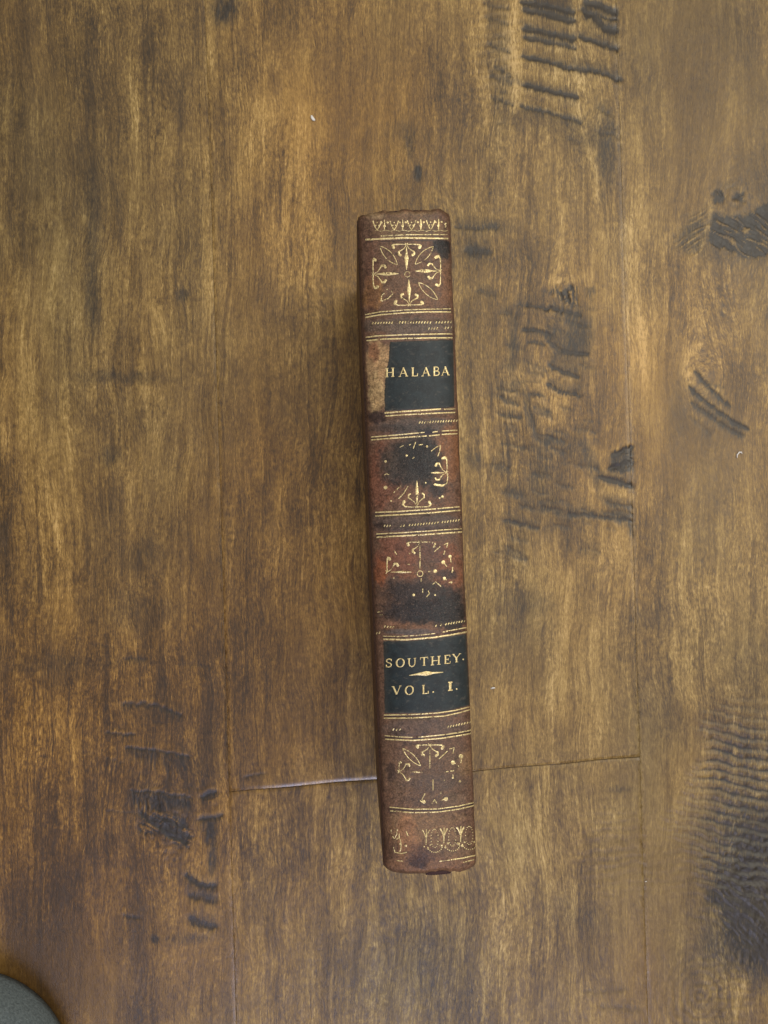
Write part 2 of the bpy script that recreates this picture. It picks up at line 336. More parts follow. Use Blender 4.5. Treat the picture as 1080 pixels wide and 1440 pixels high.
LITE = [  # polyline, half width, strength
 ([(195,30),(192,150),(203,290),(213,420),(232,480)],7,.45), ([(30,120),(58,230),(75,330)],8,.30), ([(286,60),(290,250),(293,430)],9,.35), ([(2,320),(30,450),(48,600),(70,720),(95,800),(105,885)],6,.5),
 ([(440,300),(450,600),(455,720)],7,.35), ([(155,540),(175,640),(185,740)],7,.5), ([(82,540),(102,640),(112,720)],6,.5), ([(210,550),(222,620)],14,.55), ([(60,940),(62,1040),(60,1130)],9,.38),
 ([(103,1010),(108,1150),(128,1280),(156,1380)],5,.45), ([(162,870),(187,905)],12,.55), ([(722,0),(720,60),(724,150)],13,.75), ([(808,0),(810,80),(812,130),(818,180),(834,230),(842,280)],6,.8), ([(868,130),(867,200)],4,.6),
 ([(790,100),(830,120)],16,.4), ([(770,60),(850,80)],6,.4), ([(740,100),(780,110)],7,.5), ([(896,190),(896,300)],8,.5), ([(887,320),(893,420),(905,500),(925,590),(928,640)],14,.75), ([(845,330),(850,380),(862,440)],7,.4), ([(990,380),(988,440),(980,500)],6,.45), ([(1030,390),(1032,450)],9,.35),
 ([(970,490),(962,520),(972,545)],9,.75), ([(998,285),(1000,312),(990,330),(985,352)],4,1.0), ([(1022,262),(1042,264),(1050,280)],4,.8), ([(770,398),(800,392),(822,388)],6,.5), ([(755,520),(770,545),(790,565)],14,.45), ([(745,500),(735,540)],14,.35), ([(712,575),(740,572)],12,.4),
 ([(845,640),(860,634)],8,.6), ([(840,690),(885,698)],9,.75), ([(860,745),(870,790)],9,.35), ([(725,840),(735,780)],16,.4), ([(780,870),(790,1010)],14,.35), ([(650,300),(600,270)],10,.3), ([(655,410),(662,400)],10,.45), ([(768,830),(775,1070)],5,.35), ([(835,880),(838,1060)],6,.4), ([(690,800),(700,960)],10,.25),
 ([(1000,820),(1003,900)],9,.5), ([(995,900),(991,1060)],4,.5), ([(1036,1010),(1030,1070),(1033,1100)],3.5,.8), ([(1012,1090),(1014,1150)],3,.6), ([(1074,1180),(1080,1300)],8,.75), ([(980,1345),(992,1385),(1010,1400)],5,.6), ([(1045,1380),(1030,1440)],5,.6), ([(1055,1380),(1062,1360),(1080,1350)],3,.5),
 ([(720,1100),(750,1200),(760,1260)],11,.28), ([(830,1080),(835,1180)],9,.25), ([(690,1090),(695,1130)],14,.3), ([(590,20),(598,120)],10,.3), ([(560,60),(590,130),(600,170)],12,.3), ([(420,480),(412,600)],12,.22), ([(478,1180),(484,1400)],8,.40), ([(378,1120),(384,1270)],7,.35), ([(215,1190),(240,1240),(250,1330)],18,.4), ([(300,1290),(325,1240)],10,.35), ([(262,1030),(300,1110)],12,.35), ([(182,980),(190,1090)],8,.25), ([(190,1000),(185,930)],20,.25), ([(362,900),(366,1080)],10,.25),([(452,880),(455,1090)],11,.25),
 ([(645,560),(640,700),(660,880)],16,.35),
]
def floor_fields(U, V):
    """everything that varies over the wood: dark stain, pale figure, tone, hue and relief, from floor coordinates."""
    wob = 4.0*(fbm(U/9, V/9, 5, 3)-.5) + 4.5*(fbm(U/3.6, V/40, 6, 3)-.5); wob2 = 3.0*(fbm(U/7, V/13, 9, 3)-.5)
    Uw, Vw = U+wob2, V+wob
    stain = np.zeros(U.shape); lite = np.zeros(U.shape); h = np.zeros(U.shape)
    for pts, wd, up, dn, s in SCR:
        xs = [p[0] for p in pts]; ys = [p[1] for p in pts]
        m = (U > min(xs)-40) & (U < max(xs)+40) & (V > min(ys)-45) & (V < max(ys)+45)
        if not m.any(): continue
        d, sd = seg(Uw[m], Vw[m], pts); vw_ = .55+.95*fbm(Uw[m]/8, Vw[m]/8, 170, 3); d = d/vw_
        inside = sstep(9, 0, np.maximum(min(xs)-Uw[m], Uw[m]-max(xs)) + 4)
        core = np.exp(-(d/(wd*0.60))**2)*(.42+1.1*fbm(Uw[m]/12, Vw[m]/5, 140, 4))
        reach = np.where(sd > 0, dn, up)*1.6 + wd*0.6
        soft = np.exp(-(d/reach)**2)*0.72
        f = s*np.clip(core + soft*inside, 0, 1)
        stain[m] = 1-(1-stain[m])*(1-f)
        # ridge caught beside the groove
        big = dn > up
        rd = np.where((sd > 0) != big, d, 99)
        lite[m] += 0.5*s*np.exp(-((rd-wd*1.5)/(wd*0.8+1.0))**2)*inside
        h[m] -= s*0.16*np.exp(-(d/(wd*0.9))**2)
        h[m] += s*0.07*np.exp(-((rd-wd*1.7)/(wd+1.5))**2)*inside
    for u0, v0, ru, rv, an, s, so in BLOB:
        m = (abs(U-u0) < ru*2.6+rv+10) & (abs(V-v0) < rv*2.6+ru+10)
        if not m.any(): continue
        a = math.radians(an); du = Uw[m]-u0; dv = Vw[m]-v0
        x = (du*math.cos(a)+dv*math.sin(a))/ru; y = (-du*math.sin(a)+dv*math.cos(a))/rv
        r = np.hypot(x, y) + 0.9*(fbm(U[m]/(0.35*ru+4), V[m]/(0.45*rv+6), 14, 4)-.5)
        f = s*sstep(1+so*0.8, 1-so, r)
        th_ = np.arctan2(V[m]-(v0-rv*1.1), U[m]-(u0-ru*.5)); rr_ = np.hypot(V[m]-(v0-rv*1.1), U[m]-(u0-ru*.5))
        tx_ = .6*fbm(th_*6+60, rr_/16, 15, 4) + .4*fbm(U[m]/3.5, V[m]/7, 17, 3)
        f = np.clip(f*(0.25+1.5*tx_), 0, 1); lite[m] += .6*(s > .55)*sstep(.56, .72, tx_)*sstep(1.5, .9, r)
        stain[m] = 1-(1-stain[m])*(1-f); h[m] += f*(0.40*(tx_-.5)-0.05)*(s > .5)
    for pts, s, so, an in POLY:
        xs = [p[0] for p in pts]; ys = [p[1] for p in pts]
        m = (U > min(xs)-25) & (U < max(xs)+25) & (V > min(ys)-25) & (V < max(ys)+25)
        if not m.any(): continue
        a = math.radians(an); al = (U[m]*math.cos(a)+V[m]*math.sin(a)); ac = (-U[m]*math.sin(a)+V[m]*math.cos(a))
        cu_ = 10*(fbm(U[m]/30, V[m]/30, 158, 2)-.5); stx = fbm((al+cu_)/18+9, (ac+cu_)/2.6, 160, 4)
        up_, vp_ = U[m]+11*(fbm(U[m]/6, V[m]/9, 150, 4)-.5), V[m]+13*(fbm(U[m]/4.5, V[m]/12, 155, 4)-.5)
        d, _ = seg(up_, vp_, pts+[pts[0]])
        ins = np.zeros(up_.shape, bool)
        for (x0, y0), (x1, y1) in zip(pts, pts[1:]+[pts[0]]):
            if y0 == y1: continue
            c_ = ((y0 > vp_) != (y1 > vp_)) & (up_ < (x1-x0)*(vp_-y0)/(y1-y0)+x0); ins ^= c_
        sd_ = np.where(ins, d, -d)
        f = s*sstep(-so*.5, so, sd_)*np.clip(1.25-1.5*sstep(.50, .70, stx), 0, 1)
        stain[m] = 1-(1-stain[m])*(1-np.clip(f, 0, 1)); lite[m] += .6*s*sstep(.56, .72, stx)*sstep(-2, 3, sd_)
        h[m] += s*sstep(-so, so, sd_)*(.55*(stx-.5)-.10)
    for pts, wd, s in LITE:
        xs = [p[0] for p in pts]; ys = [p[1] for p in pts]
        m = (U > min(xs)-4*wd) & (U < max(xs)+4*wd) & (V > min(ys)-60) & (V < max(ys)+60)
        if not m.any(): continue
        Ub = U[m] + 9*(fbm(U[m]/30, V[m]/26, 21, 3)-.5); Vb = V[m]
        d, _ = seg(Ub, Vb, pts)
        ends = sstep(min(ys)-30, min(ys)+12, Vb)*sstep(max(ys)+30, max(ys)-12, Vb)
        lite[m] += s*np.exp(-(d/wd)**2)*np.clip(ends+0.15, 0, 1)*(0.45+1.1*fbm(U[m]/4, V[m]/24, 30, 3))
    # chatter ripples of the hand scraping (lower right plank, faint elsewhere)
    ph = (V - 0.21*(U-960) + 3*np.sin(U/43.) + 15*(fbm(U/34, V/44, 41, 4)-.5) + 5*(fbm(U/7, V/12, 42, 2)-.5))
    per = 14.2 + 1.5*np.sin(V/90.)
    rip = np.cos(2*np.pi*ph/14.4 + 0.8*np.sin(V/60.)); rip = np.sign(rip)*np.abs(rip)**1.3*(0.45+1.1*fbm(U/26, V/13, 43, 3))
    left = 985 - 50*np.exp(-((V-1150)/55.)**2) + 6*np.sin(V/11.)
    env = sstep(left-14, left+22, U)*sstep(955, 1050, V)*sstep(1320, 1215, V)*(0.6+0.7*fbm(U/30, V/30, 44, 2))
    h += env*0.17*rip; stain = 1-(1-stain)*(1-0.85*env*sstep(950,1020,U)*np.clip(-rip, 0, 1)**1.6)
    lite += env*0.5*sstep(990,1075,U)*np.clip(rip, 0, 1)**4
    env2 = (np.exp(-((U-860)/45.)**2-((V-1190)/60.)**2)*.5 + np.exp(-((U-700)/50.)**2-((V-70)/100.)**2)*.35
            + np.exp(-((U-1020)/40.)**2-((V-1400)/50.)**2)*.7 + np.exp(-((U-990)/70.)**2-((V-1220)/40.)**2)*.4)
    sw = np.cos(2*np.pi*(V+0.1*U+16*(fbm(U/28, V/22, 51, 3)-.5))/12.5)
    h += env2*0.09*sw; stain = 1-(1-stain)*(1-0.25*env2*np.clip(-sw, 0, 1)); lite += .25*env2*np.clip(sw, 0, 1)**2
    # whorls round the big knot and the smaller ones
    for u0, v0, r0, sp, am in ((1034,277,22,9,.6),(792,408,18,7,.25),(1000,620,30,9,.3),(985,1400,60,11,.5),(235,1165,40,9,.4)):
        rr = np.hypot((U-u0), (V-v0)*(.9)) + 9*(fbm(U/14, V/14, 130, 3)-.5)
        e = am*np.exp(-(rr/r0)**2); q = np.cos(2*np.pi*rr/sp)
        stain = 1-(1-stain)*(1-np.clip(.45*e*np.clip(-q, 0, 1), 0, 1)); lite += .5*e*np.clip(q, 0, 1)**2; h += .08*e*q
    # hammered undulation of the scraped surface
    h += 0.22*(fbm(U/42, V/95, 61, 3)-.5) + 0.05*(fbm(U/9, V/16, 66, 3)-.5)
    # tone drift, with light falloff at lower left and lifted book shadow painted in
    tone = 0.16*(fbm(U/60, V/150, 70, 4)-.5) + 0.10*(fbm(U/20, V/60, 75, 3)-.5)
    for u0, v0, ru, rv, s in ((400,800,110,300,.07),(410,720,120,130,-.04),(1000,60,120,220,-.02),(620,120,110,150,-.04),(450,160,140,150,.05),(860,420,70,200,.05),(980,460,90,140,.03),(150,200,150,260,-.05),(60,1220,160,210,-.22),(150,960,160,120,-.12),(230,1180,90,120,-.06),(20,1400,120,80,-.10),(300,900,60,120,-.06),(330,1380,120,80,-.05),(20,60,80,140,-.07),(140,60,60,60,-.05),(905,480,35,150,.10),(770,310,70,90,.07),(760,80,70,80,.10),(720,560,70,60,.08),(600,1390,120,60,-.06),(860,1250,60,120,-.02),(250,1250,60,80,.06),(340,60,50,80,.03),(800,960,140,150,.06),(980,880,110,120,.05),(720,1180,120,110,.04),(470,1260,130,150,.03)):
        tone = tone + s*np.exp(-((U-u0)/ru)**2-((V-v0)/rv)**2)
    warm = np.clip(0.30 + 0.5*(fbm(U/90, V/170, 80, 3)-.5), 0, 1)
    cool = np.zeros(U.shape)  # some warm patches paint absent glare, some cool ones window sheen
    for u0, v0, ru, rv, s in ((400,800,160,330,.75),(110,1100,230,280,.95),(420,1020,100,90,.3),(880,560,200,260,.28),(560,150,120,180,.25),(430,200,140,200,.25)):
        warm = warm + s*np.exp(-((U-u0)/ru)**2-((V-v0)/rv)**2)
    for u0, v0, ru, rv, s in ((110,230,170,330,.75),(560,1380,110,70,.9),(1050,1270,90,160,1.0),(1000,80,160,200,.4),(700,1250,300,260,.35),(1000,1000,130,200,.4),(1020,330,90,40,.5)):
        cool = cool + s*np.exp(-((U-u0)/ru)**2-((V-v0)/rv)**2)
    # grain direction bends past knots
    wx = 30*(fbm(U/120, V/260, 90, 3)-.5) + 9*(fbm(U/25, V/60, 95, 3)-.5)
    wy = 14*(fbm(U/40, V/40, 97, 2)-.5)
    for u0, v0, r, s in ((1030,320,60,34),(792,415,30,16),(235,1160,50,22),(980,540,45,24),(1050,1260,70,30),(575,215,25,10),(876,645,24,10)):
        dd = ((U-u0)/r)**2+((V-v0)/(1.7*r))**2
        wx = wx - s*(U-u0)/r*np.exp(-dd)*1.1
        wy = wy + s*np.exp(-dd)*np.sin((U-u0)/r*1.5)
    fs = 0.74 + 0.50*(fbm(U/70, V/130, 110, 3)-.5)
    for u0, v0, ru, rv, q in ((990,110,110,160,-.5),(1000,640,90,90,-.3),(910,1250,70,200,-.45),(930,560,40,90,-.4),(40,150,60,160,-.2),(60,1380,120,70,-.5),(740,620,100,160,.25),(760,100,80,110,.25),(150,1050,160,160,.2),(420,1200,130,100,.15),(480,150,100,120,-.2)):
        fs = fs + q*np.exp(-((U-u0)/ru)**2-((V-v0)/rv)**2)
    return dict(figure_strength=np.clip(fs, .35, 1.5), stain=np.clip(stain, 0, 1), light_figure=np.clip(lite, 0, 1.3), tone=tone, warm=np.clip(warm, 0, 1), cool=np.clip(cool, 0, 1)), h, (U+wx)*FP, (V+wy)*FP

def axis_samples(a, b, lo, hi, fine, coarse):
    """parameter values from a to b: fine steps between lo and hi, coarse outside, doubled at the bevels."""
    out = [a]; x = a
    while x < b-1e-6:
        st = fine if lo <= x <= hi else coarse
        if x < lo and x+st > lo: st = max(lo-x, fine)
        x = min(x+st, b); out.append(x)
    return np.array(out)

floor = bpy.data.objects.new('wood_floor', None); COL.objects.link(floor); tag(floor, kind='structure')
def plank(name, fl_left, fl_right, v_top, v_bot, dense, seedv, label, lip_t=(0.8, 0.25), lip_b=(0.8, 0.25), lip_s=(1.3, 0.05), dz=0.0):
    """one floorboard: seam functions give its long sides, v_top(u)/v_bot(u) its ends; real eased edges all round."""
    width = fl_right(720)-fl_left(720); vt, vb = v_top(540), v_bot(540)
    bev = np.array([0, .15, .5, 1.0, 1.6, 2.6, 3.6])/width*2.0
    ulo, uhi = dense
    s0 = np.clip((ulo-fl_left(720))/width, bev[-1], 1-bev[-1]); s1 = np.clip((uhi-fl_left(720))/width, bev[-1], 1-bev[-1])
    fine = 1.55/width; co = 16/width
    sm = axis_samples(bev[-1], 1-bev[-1], s0 if s1 > s0 else 2, s1 if s1 > s0 else 2, fine, co)
    S = np.unique(np.concatenate([bev, sm, 1-bev]))
    hgt = vb-vt; bt = np.array([0, .15, .5, 1.0, 1.6, 2.6, 3.6, 5.0])/hgt*2.0
    t0 = np.clip((-40-vt)/hgt, bt[-1], 1-bt[-1]); t1 = np.clip((1480-vt)/hgt, bt[-1], 1-bt[-1])
    dn = s1 > s0
    tm = axis_samples(bt[-1], 1-bt[-1], t0 if dn else 2, t1 if dn else 2, 1.75/hgt, 22/hgt)
    T = np.unique(np.concatenate([bt, tm, 1-bt]))
    Sg, Tg = np.meshgrid(S, T)
    V = vt+Tg*hgt
    for _ in range(3):
        U = fl_left(V)+(fl_right(V)-fl_left(V))*Sg
        tt = v_top(U); bb = v_bot(U); V = tt+(bb-tt)*Tg
    gap = 0.03
    eu = np.minimum(Sg, 1-Sg)*width; Ug = U + np.where(Sg < .5, 1, -1)*gap*np.exp(-eu/2.0)
    et = Tg*(bb-tt); eb = (1-Tg)*(bb-tt); Vg = V + gap*np.exp(-et/2.0) - gap*np.exp(-eb/2.0)
    f, h, gx, gy = floor_fields(U, V)
    z = h*1.15 + dz*(1-.7*sstep(560, 680, U))
    def lip(e, wmm, dmm):
        e = e*FP
        return -dmm*np.clip(1-e/wmm, 0, 1)**1.0
    irr = 0.6+0.8*fbm(U/14, V/14, 120, 3)
    z = z + lip(eu, lip_s[0], lip_s[1])*irr + lip(et, *lip_t)*irr + lip(eb, *lip_b)*(.9+.2*irr)*(sstep(320,440,U)*(1-sstep(560,650,U)*.9)+.08)
    z = np.where((et < 0.05) | (eb < 0.05), -1.2, np.where(eu < 0.05, z-0.03, z))
    seamdirt = np.exp(-eu/0.9)*.24+np.exp(-et/0.9)*.40+np.exp(-eb/0.6)*.30
    f['edge'] = np.clip(np.exp(-(eb/4.5)**4)+np.exp(-(eu/4.5)**4)*.6, 0, 1)*np.ones_like(U)
    f['stain'] = np.clip(1-(1-f['stain'])*(1-np.clip(seamdirt, 0, 1)), 0, 1)
    X, Y = fl(Ug, Vg)
    P = np.stack([X, Y, z], -1).reshape(-1, 3)
    o = fast_grid('plank', P, len(T), len(S), M_WOOD, floor, flip=True)
    for k, a in f.items(): fattr(o, k, a)
    fattr(o, 'grain_x', gx + seedv*31.7); fattr(o, 'grain_y', gy + seedv*53.1); fattr(o, 'plank_seed', np.full(U.shape, seedv))
    if label: o['label'] = label
    return o
W_ = 578
cst = lambda c: (lambda u: np.full(np.shape(u), float(c)) if np.shape(u) else float(c))
offs = lambda f, d: (lambda v: f(v)+d)
plank('plank', offs(seam_l, -W_), seam_l, cst(-900), cst(2400), (-40, 400), 1.0, 'plank left of the book with dark scrape marks low down')
plank('plank', seam_l, seam_r, cst(-1200), joint, (200, 1000), 2.0, 'plank under the upper part of the book', lip_b=(1.35, 0.24), dz=0.14)
plank('plank', seam_l, seam_r, joint, cst(2600), (200, 1000), 3.7, 'plank under the foot of the book')
plank('plank', seam_r, offs(seam_r, W_), cst(-700), cst(2300), (800, 1120), 5.1, 'plank right of the book with a knot and rippled scraping')
plank('plank', offs(seam_l, -2*W_), offs(seam_l, -W_), cst(-900), cst(2400), (5, 4), 6.3, None)
plank('plank', offs(seam_r, W_), offs(seam_r, 2*W_), cst(-900), cst(2400), (5, 4), 7.9, None)
sub = mesh_obj('subfloor', [(-600, -600, -6), (600, -600, -6), (600, 600, -6), (-600, 600, -6)], [(0, 1, 2, 3)], M_BLIND, floor, False)

# ------------------------------------------------------------------ BOOK
H = 105.0; WS = 11.95; SAG = 4.6; LEAN = 2.5; LEN = 171.4
TH = math.radians(2.35)
SP = (CAM_H-H)*KPX
BX, BY = (588-540)*SP, (720-762)*SP
ct, st_ = math.cos(TH), math.sin(TH)
book = bpy.data.objects.new('old_book', None); COL.objects.link(book)
book.location = (BX*MM, BY*MM, 0); book.rotation_euler = (0, 0, TH)
tag(book, 'small antique leather bound book standing on its fore edge, gilt spine upward', 'book')
def skew(x, z): return x + LEAN*(z-H)/H
BANDS = [(461, 9, .34), (598, 11, .36), (735, 10, .36), (886, 6, .2), (1022, 12, .34)]   # raised false bands (photo row at the middle, half height)
def row_to_y(py): return ((720-py)*SP - BY)/ct
BANDY = [(row_to_y(p)+0.0, hw*SP, a) for p, hw, a in BANDS]
def spine_z(x, y):
    q = np.clip(np.abs(x)/WS, 0, 1)
    z = H - SAG*(1-np.sqrt(np.clip(1-q**2.3, 0, 1)))
    for by, hw, a in BANDY: z = z + a*sstep(hw+0.7, hw-0.6, np.abs(y-by))
    e = LEN/2-np.abs(y)
    z = z - 1.5*np.clip(1-e/1.7, 0, 1)**2
    return z
def pix(px, py):
    """photo coordinates -> point on the spine (book's own axes, mm)."""
    px = np.asarray(px, float); py = np.asarray(py, float)
    z = np.full(px.shape, H)
    for _ in range(14):
        X = (px-540)*KPX*(CAM_H-z)-BX; Y = (720-py)*KPX*(CAM_H-z)-BY
        xs = X*ct+Y*st_; y = -X*st_+Y*ct
        x = np.clip(xs - LEAN*(z-H)/H, -WS*.985, WS*.985)
        z = 0.5*z+0.5*spine_z(x, y)
    return x, y
def lift(x, y, d):
    e = 0.05
    z = spine_z(x, y); zx = (spine_z(x+e, y)-spine_z(x-e, y))/(2*e)
    zx = np.clip(zx, -4, 4); zy = (spine_z(x, y+e)-spine_z(x, y-e))/(2*e)
    n = np.stack([-zx, -zy, np.ones_like(z)], -1); n /= np.linalg.norm(n, axis=-1, keepdims=True)
    P = np.stack([x, y, z], -1) + n*np.asarray(d)[..., None]
    P[..., 0] = skew(P[..., 0], P[..., 2])
    return P

# spine cover
tt = np.linspace(-1, 1, 131); xs = WS*np.sin(tt*math.pi/2)
ys = np.linspace(-LEN/2, LEN/2, 760)
ends = np.array([0, .3, .7, 1.1]); 
Xg, Yg = np.meshgrid(xs, ys)
# ragged, rubbed ends
endn = 1.25*(fbm(xs/2.2+50, xs*0+3, 3, 3)-.5)
tailn = 1.4*(fbm(xs/1.8+80, xs*0+9, 6, 3)-.5) - 0.5*np.exp(-((xs-1.5)/2.6)**2)
t01 = (Yg+LEN/2)/LEN
Ygw = Yg + endn[None, :]*sstep(.97, 1, t01) - tailn[None, :]*sstep(.03, 0, t01)
shr = 0.55*np.abs(Xg/WS)**6
Ygw = Ygw - shr*sstep(.97, 1, t01) + 1.6*shr*sstep(.03, 0, t01)
Zg = spine_z(Xg, Yg) + 0.22*(fbm(Xg/3.0, Yg/3.5, 8, 4)-.5)*sstep(1.0, .8, np.abs(Xg)/WS)
def row_side(sign):      # side of the spine running down into the joint
    out = []
    for dz, ix in ((0.9, 0.0), (1.9, 0.15), (2.9, 0.55), (3.9, 1.1), (5.5, 1.7)):
        out.append((sign*(WS-ix), dz))
    return out
Xg = Xg + np.sign(Xg)*0.42*(fbm(ys[:, None]/4.0+20, np.sign(Xg)*3+40, 12, 4)-.5)*sstep(.75, 1, np.abs(Xg)/WS)
cols_x = [Xg]; cols_z = [Zg]; cols_y = [Ygw]
rs = row_side(1)
XR = np.stack([Xg[:, -1]-(WS-a) for a, _ in rs], 1); ZR = Zg[:, -1:]-np.array([[d for _, d in rs]])
XL = np.stack([Xg[:, 0]+(WS-a) for a, _ in rs], 1)[:, ::-1]; ZL = Zg[:, :1]-np.array([[d for _, d in rs]])[:, ::-1]
YR = np.repeat(Ygw[:, -1:], len(rs), 1); YL = np.repeat(Ygw[:, :1], len(rs), 1)
XX = np.concatenate([XL, Xg, XR], 1); YY = np.concatenate([YL, Ygw, YR], 1); ZZ = np.concatenate([ZL, Zg, ZR], 1)
# turn-ins: the leather folds down and back inside at head and tail
def fold(XX, YY, ZZ, at_end):
    rx = XX[-1 if at_end else 0]; ry = YY[-1 if at_end else 0]; rz = ZZ[-1 if at_end else 0]; s = 1 if at_end else -1
    R = [(rx*.995, ry+s*.12, rz-.45), (rx*.97, ry+s*.02, rz-1.0), (rx*.94, ry-s*.9, rz-1.4), (rx*.94, ry-s*3.0, rz-1.4)]
    return R if at_end else R[::-1]
hi = fold(XX, YY, ZZ, True); lo = fold(XX, YY, ZZ, False)
XX = np.vstack([r[0] for r in lo]+[XX]+[r[0] for r in hi]); YY = np.vstack([r[1] for r in lo]+[YY]+[r[1] for r in hi]); ZZ = np.vstack([r[2] for r in lo]+[ZZ]+[r[2] for r in hi])
P = np.stack([skew(XX, ZZ), YY, ZZ], -1).reshape(-1, 3)
spine = fast_grid('spine', P, XX.shape[0], XX.shape[1], M_LEATHER, book, flip=False)
# leather colour: photo-observed patches on the hide (wear and stains)
def hide_colour(px, py):
    base = lin(97, 71, 54)
    c = np.tile(base, (px.size, 1)).reshape(px.shape+(3,))
    def patch(u, v, ru, rv, rgb, s, so=.42, an=0):
        nonlocal c
        rgb = (rgb[0]*.97, rgb[1]*1.02, rgb[2]*.88)
        a = math.radians(an); du = px-u; dv = py-v
        x = (du*math.cos(a)+dv*math.sin(a))/ru; y = (-du*math.sin(a)+dv*math.cos(a))/rv
        so = so*.75; r = np.hypot(x, y)+0.8*(fbm(px/(.35*ru+3), py/(.35*rv+3), u % 17, 4)-.5)+.45*(fbm(px/3.2, py/3.2, u % 13, 3)-.5)
        f = (s*sstep(1+so*.7, 1-so, r))[..., None]
        c = c*(1-f)+lin(*rgb)*f
    # broad
    for u, v, ru, rv, rgb, s in ((575,318,60,18,(112,84,68),.7),(575,385,60,48,(104,74,62),.6),(525,415,16,22,(138,94,64),.9),(590,420,40,20,(110,74,58),.6),(625,400,12,30,(118,78,62),.6),(575,458,70,14,(94,76,74),.8),(560,500,60,14,(90,70,66),.4),(523,395,10,60,(84,50,42),.5),
        (530,510,17,34,(158,120,96),.95),(530,555,13,30,(162,128,102),.9),(526,495,8,14,(120,66,52),.6),(595,598,60,13,(82,66,66),.85),
        (540,665,24,50,(112,64,52),.7),(632,635,16,40,(128,80,58),.8),(600,700,60,20,(106,68,56),.5),(590,733,66,14,(84,66,66),.85),(555,785,30,30,(116,66,54),.7),(630,800,20,36,(122,72,56),.8),(612,775,20,16,(92,58,56),.6),(585,806,12,9,(118,72,54),.5),(535,805,10,20,(132,72,48),.7),
        (595,880,62,10,(112,74,62),.8),(600,1022,66,12,(92,70,68),.8),(605,1085,64,44,(100,72,62),.8),(625,1125,40,10,(106,80,70),.6),(590,1165,64,28,(124,90,72),.8),(572,1175,16,34,(142,96,76),.8),(605,1215,60,12,(126,86,72),.7),(640,1190,30,18,(110,82,68),.5),(570,1100,22,22,(104,76,66),.5),(655,1075,12,18,(140,102,74),.4),(545,1180,8,50,(92,60,50),.6)):
        patch(u, v, ru, rv, rgb, s)
    for u, v, ru, rv, rgb, s, so in ((620,347,14,10,(26,24,27),.95,.35),(626,356,8,9,(42,36,38),.9,.4),(530,586,14,9,(48,32,34),.9,.5),(560,602,40,6,(56,48,52),.6,.5),(600,606,14,5,(44,38,42),.85,.4),
        (578,648,42,38,(36,30,30),.96,.45),(595,640,22,32,(26,23,25),.9,.4),(548,655,14,26,(64,50,46),.7,.6),(616,688,13,12,(46,36,38),.9,.4),(565,672,24,10,(50,40,40),.7,.5),(537,739,12,4,(40,26,26),.85,.5),(575,738,20,4,(50,36,36),.6,.6),(548,744,60,3,(56,44,44),.5,.6),
        (590,835,56,26,(42,32,33),.9,.5),(590,862,48,16,(30,24,27),.95,.45),(635,860,28,30,(30,26,29),.9,.45),(628,808,16,8,(50,38,42),.8,.5),(555,862,22,10,(50,38,38),.7,.6),(590,873,12,6,(34,28,28),.8,.4),(575,888,40,4,(74,72,82),.6,.5),
        (588,1212,17,11,(56,36,38),.9,.5),(592,1198,26,12,(74,48,46),.6,.7),(550,1085,7,14,(52,36,36),.7,.5),(618,1100,40,14,(82,66,66),.5,.8),(560,1030,12,4,(60,42,38),.6,.5),(551,1140,6,5,(50,34,32),.7,.5),(600,1128,30,5,(82,58,52),.5,.6),
        (530,303,16,6,(150,118,100),.8,.6),(575,300,50,3,(138,108,92),.6,.6),(620,1226,30,4,(140,98,80),.5,.7),(540,300,8,3,(70,36,30),.5,.6)):
        patch(u, v, ru, rv, rgb, s, so)
    return c
# photo coordinates of each spine vertex
Zw = ZZ; Xs = skew(XX, ZZ); Xw = Xs*ct-YY*st_+BX; Yw = Xs*st_+YY*ct+BY
PXX = 540+Xw/(KPX*(CAM_H-Zw)); PYY = 720-Yw/(KPX*(CAM_H-Zw))
hc = hide_colour(PXX, PYY)
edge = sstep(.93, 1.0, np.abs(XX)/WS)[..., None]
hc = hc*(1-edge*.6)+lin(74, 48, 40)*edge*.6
cattr(spine, 'hide', hc.reshape(-1, 3))

# boards
def slab(name, x0, x1, z0, z1, y0, y1, mat, bev=0.6, segs=3):
    bm = bmesh.new(); bmesh.ops.create_cube(bm, size=1)
    for v in bm.verts:
        v.co = Vector((x0+(v.co.x+.5)*(x1-x0), y0+(v.co.y+.5)*(y1-y0), z0+(v.co.z+.5)*(z1-z0)))
    bmesh.ops.bevel(bm, geom=bm.edges[:], offset=bev, segments=segs, affect='EDGES', profile=.5)
    for k in range(1, 12):
        zc = z0+(z1-z0)*k/12; bmesh.ops.bisect_plane(bm, geom=bm.verts[:]+bm.edges[:]+bm.faces[:], plane_co=(0, 0, zc), plane_no=(0, 0, 1))
    for v in bm.verts: v.co.x = skew(v.co.x, v.co.z); v.co *= MM
    me = bpy.data.meshes.new(name); bm.to_mesh(me); bm.free()
    me.polygons.foreach_set('use_smooth', np.ones(len(me.polygons), dtype=bool))
    me.materials.append(mat); o = bpy.data.objects.new(name, me); COL.objects.link(o); o.parent = book
    try: me.set_sharp_from_angle(angle=math.radians(40))
    except Exception: pass
    return o
for nm, sgn in (('back_cover', -1), ('front_cover', 1)):
    a, b = sorted((sgn*9.9, sgn*(12.3 if sgn < 0 else 11.6)))
    o = slab(nm, a, b, 0.0, H-SAG-2.4, -LEN/2+.5, LEN/2-.5, M_LEATHER)
    cattr(o, 'hide', np.tile(lin(74, 50, 40), (len(o.data.vertices), 1)))
slab('text_block', -9.8, 9.8, 3.2, H-SAG-1.6, -LEN/2+3.0, LEN/2-3.0, M_PAGES, 0.5)
